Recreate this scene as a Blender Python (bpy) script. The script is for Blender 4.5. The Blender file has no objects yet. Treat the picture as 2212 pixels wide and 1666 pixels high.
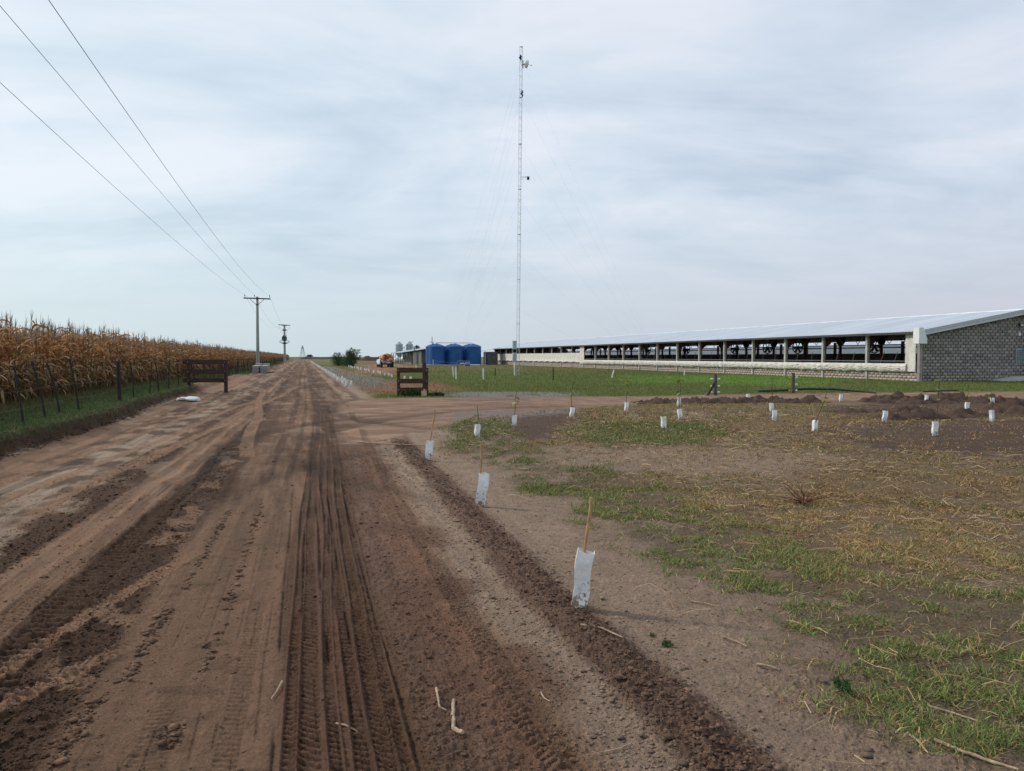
import bpy, bmesh, math, random
import numpy as np
from mathutils import Vector, Matrix

random.seed(7)
RNG = np.random.default_rng(11)
sc = bpy.context.scene
COL = sc.collection
PI = math.pi
rad = math.radians

# ------------------------------------------------------------------ camera
CAM_H = 1.6
F_PX = 1661.0                      # focal length, in pixels of a 2212-wide frame
YAW = math.atan((1106 - 656) / F_PX)
PITCH = math.atan((833 - 770.5) / F_PX)
_st, _ct, _sp, _cp = math.sin(YAW), math.cos(YAW), math.sin(PITCH), math.cos(PITCH)
FWD = np.array([_st * _cp, _ct * _cp, -_sp])
RGT = np.array([_ct, -_st, 0.0])
UPV = np.cross(RGT, FWD)

def G(px, py, z=0.0):
    """surveyed ground position (metres) of a point read off the photograph"""
    d = FWD + RGT * (px - 1106) / F_PX - UPV * (py - 833) / F_PX
    t = (z - CAM_H) / d[2]
    return float(d[0] * t), float(d[1] * t)

def LD(lat, depth):
    return lat * _ct + depth * _st, depth * _ct - lat * _st

cam_data = bpy.data.cameras.new('camera')
cam_data.sensor_width = 36.0
cam_data.lens = 36.0 * F_PX / 2212.0
cam_data.clip_start = 0.05
cam_data.clip_end = 9000
cam = bpy.data.objects.new('camera', cam_data)
COL.objects.link(cam)
cam.location = (0, 0, CAM_H)
cam.rotation_euler = (PI / 2 - PITCH, 0, -YAW)
sc.camera = cam

# ------------------------------------------------------------------ tagging
def tag(o, label=None, cat=None, group=None, kind=None):
    if label: o['label'] = label
    if cat: o['category'] = cat
    if group: o['group'] = group
    if kind: o['kind'] = kind
    return o

def empty(name, loc=(0, 0, 0), rz=0.0, label=None, cat=None, group=None):
    o = bpy.data.objects.new(name, None)
    o.empty_display_size = 0.1
    COL.objects.link(o)
    o.location = loc
    o.rotation_euler = (0, 0, rz)
    return tag(o, label, cat, group)

def kids(o):
    return [c for c in bpy.data.objects if c.parent == o]

def copy_tree(o, parent=None):
    c = o.copy(); COL.objects.link(c); c.parent = parent
    for ch in kids(o):
        copy_tree(ch, c)
    return c

# ------------------------------------------------------------------ mesh builder
class MB:
    def __init__(self):
        self.v = []; self.f = []; self.c = None
    def add(self, vs, fs):
        n = len(self.v)
        self.v += [tuple(p) for p in vs]
        self.f += [tuple(i + n for i in f) for f in fs]
        return self
    def box(self, c, s, rot=None, taper=1.0):
        x, y, z = s[0] / 2, s[1] / 2, s[2] / 2
        vs = [Vector((sx * x * (taper if sz > 0 else 1), sy * y * (taper if sz > 0 else 1), sz * z)) for sz in (-1, 1) for sx, sy in ((-1, -1), (1, -1), (1, 1), (-1, 1))]
        if rot is not None:
            vs = [rot @ p for p in vs]
        c = Vector(c)
        return self.add([p + c for p in vs], [(0, 3, 2, 1), (4, 5, 6, 7), (0, 1, 5, 4), (1, 2, 6, 5), (2, 3, 7, 6), (3, 0, 4, 7)])
    def bar(self, a, b, w, h=None, up=(0, 0, 1)):
        """square bar from a to b"""
        a, b = Vector(a), Vector(b)
        h = h or w
        d = (b - a); L = d.length; d.normalize()
        u = Vector(up)
        if abs(d.dot(u)) > .98: u = Vector((1, 0, 0))
        r = d.cross(u).normalized(); u = r.cross(d)
        vs = []
        for p in (a, b):
            for sx, sy in ((-1, -1), (1, -1), (1, 1), (-1, 1)):
                vs.append(p + r * sx * w / 2 + u * sy * h / 2)
        return self.add(vs, [(0, 3, 2, 1), (4, 5, 6, 7), (0, 1, 5, 4), (1, 2, 6, 5), (2, 3, 7, 6), (3, 0, 4, 7)])
    def tube(self, path, r, n=8, cap=True, closed=False):
        path = [Vector(p) for p in path]
        rs = r if isinstance(r, (list, tuple)) else [r] * len(path)
        rings = []
        prev = None
        for i, p in enumerate(path):
            if closed:
                d = (path[(i + 1) % len(path)] - path[i - 1]).normalized()
            else:
                d = (path[min(i + 1, len(path) - 1)] - path[max(i - 1, 0)]).normalized()
            if prev is None:
                u = Vector((0, 0, 1)) if abs(d.z) < .9 else Vector((1, 0, 0))
                a = d.cross(u).normalized()
            else:
                a = (prev - d * prev.dot(d)).normalized()
            prev = a
            b = d.cross(a)
            rings.append([p + (a * math.cos(2 * PI * k / n) + b * math.sin(2 * PI * k / n)) * rs[i] for k in range(n)])
        vs = [q for ring in rings for q in ring]
        fs = []
        m = len(rings)
        for i in range(m if closed else m - 1):
            j = (i + 1) % m
            for k in range(n):
                fs.append((i * n + k, i * n + (k + 1) % n, j * n + (k + 1) % n, j * n + k))
        if cap and not closed:
            fs.append(tuple(range(n))[::-1]); fs.append(tuple((m - 1) * n + k for k in range(n)))
        return self.add(vs, fs)
    def lathe(self, prof, c=(0, 0, 0), n=24, axis='z'):
        vs = []; fs = []
        for (r, h) in prof:
            for k in range(n):
                a = 2 * PI * k / n
                p = (r * math.cos(a), r * math.sin(a), h)
                if axis == 'y': p = (p[0], h, p[1])
                if axis == 'x': p = (h, p[0], p[1])
                vs.append((p[0] + c[0], p[1] + c[1], p[2] + c[2]))
        m = len(prof)
        for i in range(m - 1):
            for k in range(n):
                fs.append((i * n + k, i * n + (k + 1) % n, (i + 1) * n + (k + 1) % n, (i + 1) * n + k))
        fs.append(tuple(range(n))[::-1]); fs.append(tuple((m - 1) * n + k for k in range(n)))
        return self.add(vs, fs)
    def prism(self, poly, a, b, axis='y'):
        """2-D outline (u, v) extruded from a to b along axis; u,v are the other axes in xyz order"""
        def P(u, v, t):
            return {'x': (t, u, v), 'y': (u, t, v), 'z': (u, v, t)}[axis]
        n = len(poly)
        vs = [P(u, v, a) for u, v in poly] + [P(u, v, b) for u, v in poly]
        fs = [tuple(range(n))[::-1], tuple(range(n, 2 * n))]
        fs += [(i, (i + 1) % n, n + (i + 1) % n, n + i) for i in range(n)]
        return self.add(vs, fs)
    def build(self, name, mat, parent=None, smooth=False, bevel=0.0, loc=None, angle=40):
        me = bpy.data.meshes.new(name)
        me.from_pydata([tuple(p) for p in self.v], [], self.f)
        bm = bmesh.new(); bm.from_mesh(me)
        bmesh.ops.recalc_face_normals(bm, faces=bm.faces)
        if bevel:
            bmesh.ops.bevel(bm, geom=[e for e in bm.edges if len(e.link_faces) == 2 and e.calc_face_angle(0) > .6], offset=bevel, segments=2, affect='EDGES', clamp_overlap=True)
        bm.to_mesh(me); bm.free()
        if smooth:
            me.shade_smooth()
            me.set_sharp_from_angle(angle=rad(angle))
        me.materials.append(mat)
        o = bpy.data.objects.new(name, me)
        COL.objects.link(o)
        if parent is not None: o.parent = parent
        if loc is not None: o.location = loc
        return o

def np_mesh(name, V, F, mat, col=None, parent=None, smooth=False):
    """V (n,3); F (m,4) or (m,3) int; col (n,3) linear albedo"""
    me = bpy.data.meshes.new(name)
    V = np.ascontiguousarray(V, np.float32); F = np.ascontiguousarray(F, np.int32)
    k = F.shape[1]
    me.vertices.add(len(V)); me.vertices.foreach_set('co', V.ravel())
    me.loops.add(F.size); me.loops.foreach_set('vertex_index', F.ravel())
    me.polygons.add(len(F))
    me.polygons.foreach_set('loop_start', np.arange(0, F.size, k, dtype=np.int32))
    me.polygons.foreach_set('loop_total', np.full(len(F), k, np.int32))
    if smooth:
        me.polygons.foreach_set('use_smooth', np.ones(len(F), bool))
    me.update(calc_edges=True)
    if col is not None:
        ca = me.color_attributes.new('albedo', 'FLOAT_COLOR', 'POINT')
        c4 = np.ones((len(V), 4), np.float32); c4[:, :3] = col
        ca.data.foreach_set('color', c4.ravel())
    me.materials.append(mat)
    o = bpy.data.objects.new(name, me)
    COL.objects.link(o)
    if parent is not None: o.parent = parent
    return o

# ------------------------------------------------------------------ noise
_gx = np.array([1, -1, 1, -1, 1.414, -1.414, 0, 0]); _gy = np.array([1, 1, -1, -1, 0, 0, 1.414, -1.414])
def _hash(ix, iy, seed):
    h = (ix.astype(np.int64) * 374761393 + iy.astype(np.int64) * 668265263 + seed * 974634777) & 0xFFFFFFFF
    h = ((h ^ (h >> 13)) * 1274126177) & 0xFFFFFFFF
    h = ((h ^ (h >> 15)) * 2246822519) & 0xFFFFFFFF
    return h ^ (h >> 16)
def perlin(x, y, seed=0):
    x = np.asarray(x, float); y = np.asarray(y, float)
    ix = np.floor(x); iy = np.floor(y)
    fx = x - ix; fy = y - iy
    ux = fx * fx * fx * (fx * (fx * 6 - 15) + 10); uy = fy * fy * fy * (fy * (fy * 6 - 15) + 10)
    def gr(dx, dy):
        h = _hash(ix + dx, iy + dy, seed) & 7
        return _gx[h] * (fx - dx) + _gy[h] * (fy - dy)
    a = gr(0, 0); b = gr(1, 0); c = gr(0, 1); d = gr(1, 1)
    return (a + (b - a) * ux) * (1 - uy) + (c + (d - c) * ux) * uy
def fbm(x, y, o=4, seed=0, gain=.5, lac=2.03):
    s = 0; a = 1; t = 0
    for i in range(o):
        s = s + a * perlin(x, y, seed + i * 17); t += a
        a *= gain; x = x * lac + 3.1; y = y * lac - 1.7
    return s / t * 1.3
def sstep(a, b, x):
    t = np.clip((x - a) / (b - a), 0, 1)
    return t * t * (3 - 2 * t)
def sd_poly(x, y, P):
    """signed distance to polygon, negative inside"""
    P = np.asarray(P, float); n = len(P)
    d = np.full(x.shape, 1e18); s = np.ones(x.shape)
    for i in range(n):
        j = i - 1
        ex, ey = P[j] - P[i]
        wx, wy = x - P[i, 0], y - P[i, 1]
        t = np.clip((wx * ex + wy * ey) / (ex * ex + ey * ey), 0, 1)
        bx, by = wx - ex * t, wy - ey * t
        d = np.minimum(d, bx * bx + by * by)
        c1 = y >= P[i, 1]; c2 = y < P[j, 1]; c3 = ex * wy > ey * wx
        fl = (c1 & c2 & c3) | (~c1 & ~c2 & ~c3)
        s = np.where(fl, -s, s)
    return s * np.sqrt(d)
def GP(pts):
    return [G(a, b) for a, b in pts]

# ------------------------------------------------------------------ materials
def nodes(name):
    m = bpy.data.materials.new(name); m.use_nodes = True
    nt = m.node_tree
    b = nt.nodes['Principled BSDF']
    return m, nt, b
def mat(name, c, rough=.7, var=.25, scale=4.0, metal=0.0, bump=0.0, bscale=40.0, c2=None, stretch=(1, 1, 1), spec=.3, detail=5.0, lo=.35, hi=.65):
    m, nt, b = nodes(name)
    tc = nt.nodes.new('ShaderNodeTexCoord')
    mp = nt.nodes.new('ShaderNodeMapping'); mp.inputs['Scale'].default_value = stretch
    nt.links.new(tc.outputs['Object'], mp.inputs['Vector'])
    n = nt.nodes.new('ShaderNodeTexNoise'); n.inputs['Scale'].default_value = scale; n.inputs['Detail'].default_value = detail; n.inputs['Roughness'].default_value = .65
    nt.links.new(mp.outputs[0], n.inputs['Vector'])
    r = nt.nodes.new('ShaderNodeValToRGB')
    a0 = [v * (1 - var) for v in c]; a1 = [min(1, v * (1 + var)) for v in (c2 or c)]
    r.color_ramp.elements[0].position = lo; r.color_ramp.elements[1].position = hi
    r.color_ramp.elements[0].color = (*a0, 1); r.color_ramp.elements[1].color = (*a1, 1)
    nt.links.new(n.outputs['Fac'], r.inputs['Fac'])
    nt.links.new(r.outputs['Color'], b.inputs['Base Color'])
    b.inputs['Roughness'].default_value = rough; b.inputs['Metallic'].default_value = metal
    b.inputs['Specular IOR Level'].default_value = spec
    if bump:
        n2 = nt.nodes.new('ShaderNodeTexNoise'); n2.inputs['Scale'].default_value = bscale; n2.inputs['Detail'].default_value = 4
        nt.links.new(mp.outputs[0], n2.inputs['Vector'])
        bp = nt.nodes.new('ShaderNodeBump'); bp.inputs['Strength'].default_value = bump; bp.inputs['Distance'].default_value = .02
        nt.links.new(n2.outputs['Fac'], bp.inputs['Height']); nt.links.new(bp.outputs[0], b.inputs['Normal'])
    return m
def vmat(name, rough=.9, grain=0.0, gscale=150.0, bump=0.0, bscale=90.0, trans=0.0, spec=.15):
    """base colour from the albedo attribute"""
    m, nt, b = nodes(name)
    a = nt.nodes.new('ShaderNodeVertexColor'); a.layer_name = 'albedo'
    out = a.outputs['Color']
    if grain or bump:
        tc = nt.nodes.new('ShaderNodeTexCoord')
    if grain:
        n = nt.nodes.new('ShaderNodeTexNoise'); n.inputs['Scale'].default_value = gscale; n.inputs['Detail'].default_value = 5; n.inputs['Roughness'].default_value = .75
        nt.links.new(tc.outputs['Object'], n.inputs['Vector'])
        mr = nt.nodes.new('ShaderNodeMapRange'); mr.inputs['From Min'].default_value = .3; mr.inputs['From Max'].default_value = .7
        mr.inputs['To Min'].default_value = 1 - grain; mr.inputs['To Max'].default_value = 1 + grain
        nt.links.new(n.outputs['Fac'], mr.inputs['Value'])
        mx = nt.nodes.new('ShaderNodeVectorMath'); mx.operation = 'SCALE'
        nt.links.new(out, mx.inputs[0]); nt.links.new(mr.outputs[0], mx.inputs['Scale'])
        out = mx.outputs[0]
    nt.links.new(out, b.inputs['Base Color'])
    b.inputs['Roughness'].default_value = rough; b.inputs['Specular IOR Level'].default_value = spec
    if bump:
        n2 = nt.nodes.new('ShaderNodeTexNoise'); n2.inputs['Scale'].default_value = bscale; n2.inputs['Detail'].default_value = 6; n2.inputs['Roughness'].default_value = .7
        nt.links.new(tc.outputs['Object'], n2.inputs['Vector'])
        bp = nt.nodes.new('ShaderNodeBump'); bp.inputs['Strength'].default_value = bump; bp.inputs['Distance'].default_value = .03
        nt.links.new(n2.outputs['Fac'], bp.inputs['Height']); nt.links.new(bp.outputs[0], b.inputs['Normal'])
    if trans:
        t = nt.nodes.new('ShaderNodeBsdfTranslucent'); nt.links.new(out, t.inputs['Color'])
        ms = nt.nodes.new('ShaderNodeMixShader'); ms.inputs[0].default_value = trans
        nt.links.new(b.outputs[0], ms.inputs[1]); nt.links.new(t.outputs[0], ms.inputs[2])
        nt.links.new(ms.outputs[0], nt.nodes['Material Output'].inputs['Surface'])
    return m

M = dict(
    ground=vmat('soil', .95, .42, 60, .9, 80),
    road=vmat('road_dirt', .93, .38, 75, .85, 85),
    leaf=vmat('leaf_blades', .7, trans=.25),
    corn=vmat('dry_corn', .75, trans=.2),
    clod=vmat('soil_clod', .95, .25, 90, .5, 120),
    concrete=mat('concrete', (.42, .41, .39), .85, .2, 3, bump=.3, bscale=60),
    pole=mat('pole_concrete', (.30, .31, .30), .85, .2, 2, stretch=(1, 1, .3), bump=.2),
    arm=mat('crossarm_wood', (.055, .045, .06), .8, .3, 6),
    wire=mat('wire_metal', (.10, .10, .11), .5, .1, 2, metal=.4),
    porcelain=mat('porcelain', (.09, .10, .10), .3, .15, 5),
    steel=mat('galvanised_steel', (.55, .57, .58), .45, .15, 5, metal=.6),
    dark_steel=mat('dark_steel', (.07, .07, .075), .6, .3, 8, metal=.3),
    plank=mat('brown_plank', (.062, .036, .026), .8, .45, 3, stretch=(1, 8, 8), bump=.4, bscale=30),
    postwood=mat('weathered_post', (.10, .09, .075), .9, .4, 5, stretch=(6, 6, .8), bump=.6, bscale=25),
    darkpost=mat('dark_post', (.035, .03, .026), .9, .4, 5, stretch=(6, 6, .8), bump=.6, bscale=25),
    cane=mat('cane_stake', (.40, .24, .12), .7, .35, 9, stretch=(4, 4, 1.2)),
    carton=mat('carton', (.76, .76, .745), .5, .10, 14, bump=.45, bscale=22),
    pvc=mat('white_pvc', (.70, .70, .66), .5, .1, 6),
    white=mat('white_paint', (.75, .76, .76), .5, .08, 3),
    whitemetal=mat('white_metal', (.72, .75, .79), .45, .06, 2),
    roof=mat('roof_metal', (.52, .56, .62), .42, .13, .5, metal=.0, stretch=(.15, 2.2, 1), spec=.5, detail=7),
    rooftrim=mat('roof_trim', (.46, .49, .50), .5, .08, 2, metal=.1),
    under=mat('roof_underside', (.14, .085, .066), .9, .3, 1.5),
    redsteel=mat('red_oxide_steel', (.11, .042, .03), .8, .35, 3),
    curtain=mat('white_curtain', (.63, .60, .54), .7, .12, 2.5, bump=.3, bscale=7),
    blue=mat('blue_plastic', (.007, .078, .255), .5, .12, 1.5, bump=.05, spec=.35),
    zinc=mat('zinc_sheet', (.36, .43, .46), .4, .2, 2, metal=.5, stretch=(1, 1, 3)),
    cream=mat('cream_boards', (.55, .50, .40), .7, .1, 3),
    greywall=mat('grey_wall', (.20, .21, .20), .85, .2, 2),
    dark=mat('dark_gap', (.02, .02, .022), .8, .3, 3),
    rubber=mat('rubber', (.03, .028, .026), .85, .4, 8),
    mortar=mat('dark_mortar', (.045, .045, .045), .95, .3, 6),
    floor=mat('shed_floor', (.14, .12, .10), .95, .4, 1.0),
    pipe=mat('black_pipe', (.025, .024, .024), .55, .4, 6, bump=.2),
    straw=vmat('straw', .75),
    jug=mat('cream_plastic', (.55, .42, .24), .5, .15, 6),
    glass=mat('dark_glass', (.02, .025, .03), .15, .2, 2, spec=.5),
    bark=mat('bark', (.09, .07, .05), .9, .4, 8, bump=.5),
    bag=mat('woven_bag', (.62, .62, .62), .6, .12, 9, bump=.5, bscale=24),
    greyboard=mat('grey_boards', (.16, .18, .19), .6, .15, 3),
)
# block walls: colour differs block by block (albedo attribute)
M['block'] = vmat('concrete_block', .93, .22, 25, .5, 45)
# mud splashed on the lower part of the cartons
def _mud():
    nt = M['carton'].node_tree; b = nt.nodes['Principled BSDF']
    src = b.inputs['Base Color'].links[0].from_socket
    tc = nt.nodes.new('ShaderNodeTexCoord'); sp = nt.nodes.new('ShaderNodeSeparateXYZ'); nt.links.new(tc.outputs['Object'], sp.inputs[0])
    oi = nt.nodes.new('ShaderNodeObjectInfo'); ad = nt.nodes.new('ShaderNodeVectorMath'); ad.operation = 'ADD'
    nt.links.new(tc.outputs['Object'], ad.inputs[0]); nt.links.new(oi.outputs['Location'], ad.inputs[1])
    n = nt.nodes.new('ShaderNodeTexNoise'); n.inputs['Scale'].default_value = 34; n.inputs['Detail'].default_value = 5; n.inputs['Roughness'].default_value = .7
    nt.links.new(ad.outputs[0], n.inputs['Vector'])
    mr = nt.nodes.new('ShaderNodeMapRange'); mr.inputs['From Min'].default_value = .0; mr.inputs['From Max'].default_value = .2; mr.inputs['To Min'].default_value = .13; mr.inputs['To Max'].default_value = -.14
    nt.links.new(sp.outputs['Z'], mr.inputs['Value'])
    a2 = nt.nodes.new('ShaderNodeMath'); a2.operation = 'ADD'; nt.links.new(n.outputs['Fac'], a2.inputs[0]); nt.links.new(mr.outputs[0], a2.inputs[1])
    r2 = nt.nodes.new('ShaderNodeMapRange'); r2.inputs['From Min'].default_value = .54; r2.inputs['From Max'].default_value = .62; nt.links.new(a2.outputs[0], r2.inputs['Value'])
    mx = nt.nodes.new('ShaderNodeMixRGB'); mx.inputs[2].default_value = (.26, .18, .13, 1)
    nt.links.new(r2.outputs[0], mx.inputs[0]); nt.links.new(src, mx.inputs[1]); nt.links.new(mx.outputs[0], b.inputs['Base Color'])
_mud()
# rust-flaked tank paint
M['rust'] = mat('flaking_red_paint', (.26, .05, .035), .65, .3, 1.6, c2=(.50, .30, .15), lo=.46, hi=.57, detail=7)
# ------------------------------------------------------------------ ground
A = np.array
TAN = A([.252, .148, .092]); SANDY = A([.315, .222, .158]); LIGHT = A([.33, .240, .17]); DARK = A([.064, .035, .021])
RED = A([.130, .070, .044]); TILL = A([.078, .047, .033]); PINK = A([.285, .182, .122]); GRAVEL = A([.175, .155, .138])
GRS = A([.085, .068, .038]); DRY = A([.165, .112, .058]); MOUND = A([.078, .050, .037])

P_DRIVE = GP([(742, 952), (733, 905), (724, 860), (960, 860), (1240, 858), (1500, 853), (1800, 850), (2212, 847), (2600, 844), (2600, 860), (2212, 864), (1800, 869), (1420, 873), (1250, 883), (1000, 912), (860, 946), (795, 960)])
P_TILL = GP([(1740, 940), (1850, 915), (2230, 907), (2420, 915), (2420, 1000), (2200, 1000), (2000, 990), (1850, 968)])
P_TILL2 = GP([(1085, 940), (1100, 906), (1240, 892), (1235, 920), (1190, 955), (1120, 962)])
P_TILL3 = GP([(1760, 880), (2212, 868), (2500, 866), (2500, 905), (2212, 910), (1830, 905)])
P_BARE = GP([(1150, 975), (1300, 965), (1500, 975), (1700, 980), (1900, 1000), (1700, 1035), (1450, 1030), (1180, 1010)])
P_TUFT = GP([(945, 915), (1000, 904), (1095, 918), (1110, 945), (1060, 955), (990, 943)])
P_GREEN = GP([(1235, 935), (1330, 915), (1520, 920), (1565, 945), (1480, 968), (1280, 970)])
P_BRIGHT = GP([(1380, 812), (1720, 810), (1800, 822), (1720, 834), (1360, 826)])
P_GRAV = GP([(950, 852), (1000, 846), (1245, 849), (1255, 860), (960, 862)])
P_GRAV2 = GP([(950, 908), (1020, 893), (1245, 885), (1250, 894), (1110, 910), (1000, 914)])
P_PATH = GP([(742, 838), (800, 842), (900, 850), (880, 835), (820, 816), (760, 802), (715, 792), (695, 792)])
P_YARD = GP([(760, 806), (850, 812), (870, 800), (905, 792), (850, 786), (770, 789)])
P_YARD2 = GP([(745, 852), (860, 852), (1000, 842), (960, 830), (900, 822), (860, 818), (840, 826)])
P_GRTAIL = GP([(780, 805), (840, 815), (860, 832), (800, 826)])
WX = 1.56                                   # the windrow of loose soil along the road's right edge

RK = A([-9, -4.9, -4.45, -4.2, -3.85, -3.4, -2.9, -2.62, -2.5, -2.2, -2.12, -1.9, -1.84, -1.68, -1.62, -1.42, -1.36, -1.06, -.96, -.15, -.10, .18, .24, .42, .55, .85, 1.0, 1.18, 1.36, 1.44, 1.70, 1.82, 2.4, 9])
RC = A([DARK, DARK * 1.1, TAN * .8, TAN * 1.0, TAN * .85, LIGHT * .85, LIGHT * .8, TAN * .7, DARK * 1.15, DARK * 1.1, TAN, TAN, TAN * .95, TAN * .85, DARK * 1.2, DARK * 1.25, DARK * 1.15, DARK * 1.2, TAN * .72, TAN * .78, RED * 1.0, RED * .95, DARK * 1.75, DARK * 1.9, TILL * 2.0, RED * 1.45, TAN * .85, SANDY * .92, SANDY * .9, TILL * 1.95, TILL * 1.95, SANDY * .85, SANDY, SANDY])
RL = A([1, 1, .4, .15, .2, .2, .3, .5, 1, 1, .1, .05, .3, .3, .7, .6, .9, .9, .15, .1, .35, .35, .4, .5, 1, .7, .6, .35, .3, 1.2, 1.2, .3, .2, .2])

# tyre tracks that run along the road: centre x, width, pitch, depth, skew, pattern
TRACKS = [(-1.77, .16, .055, .014, .35, 'chev'), (-1.49, .25, .085, .026, .12, 'bar'), (-.075, .055, .050, .014, .10, 'bar'), (.01, .095, .056, .018, .2, 'bar'), (.115, .05, .045, .012, .1, 'bar'), (.205, .06, .050, .012, .1, 'bar'), (.30, .075, .052, .020, .2, 'bar'), (.375, .06, .047, .014, .1, 'bar'), (-2.02, .14, .05, .010, .2, 'chev'), (-.32, .10, .045, .006, .1, 'bar'), (-3.6, .2, .07, .012, .3, 'chev'), (-4.15, .18, .07, .012, .3, 'chev'), (.95, .16, .05, .008, .3, 'chev'), (-.62, .16, .04, .003, .0, 'bar')]
# tracks crossing at an angle: start, end, width
DIAG = [((-1.75, 3.2), (-.82, 4.75), .13), ((-1.85, 3.1), (-.75, 6.9), .14), ((-3.3, 8.4), (-1.7, 31), .22), ((-2.7, 8.6), (-1.2, 31), .22), ((-3.9, 9.5), (-2.4, 34), .22), ((-.9, 13), (-2.0, 40), .25), ((-2.4, 12), (-.2, 44), .25)]
# turning tracks at the junction: centre, radius, half width
ARCS = [((16, 24), 15.2, .22), ((16, 24), 16.9, .22), ((-9.5, 30), 7.6, .2), ((-9.5, 30), 9.1, .2), ((6.5, 8), 7.4, .22), ((6.5, 8), 8.9, .22), ((9.3, 13.6), 9.4, .28), ((9.3, 13.6), 11.1, .28), ((11.0, 13.0), 12.4, .3), ((11.0, 13.0), 14.2, .3), ((7.5, 46), 13.8, .3), ((7.5, 46), 15.4, .3)]

def mask_poly(x, y, P, w, nz, amp):
    return 1 - sstep(-w, w, sd_poly(x, y, P) + nz * amp)

def macro_h(x, y):
    r = np.hypot(x, y)
    h = .04 * fbm(x * .12, y * .12, 2, 91) * sstep(3, 14, r)
    # verge bank on the left, fading out beyond the left cattle-guard wing into a gentle rise
    bank = 1 - sstep(-5.05, -4.72, x + .10 * fbm(y * .9, x * 2, 3, 7) + .25 * fbm(y * .12, 0 * x, 2, 5))
    ht = .26 * (1 - .45 * sstep(36, 60, y))
    h = h + bank * ht
    # a grass field that lies a little above the bare sand
    h = h + .05 * sstep(2.4, 4.2, x) * (1 - sstep(24, 27, y))
    # camber of the road
    h = h - .05 * np.exp(-((x + 3.9) / .5) ** 2) * (y < 60)
    return h

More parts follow.
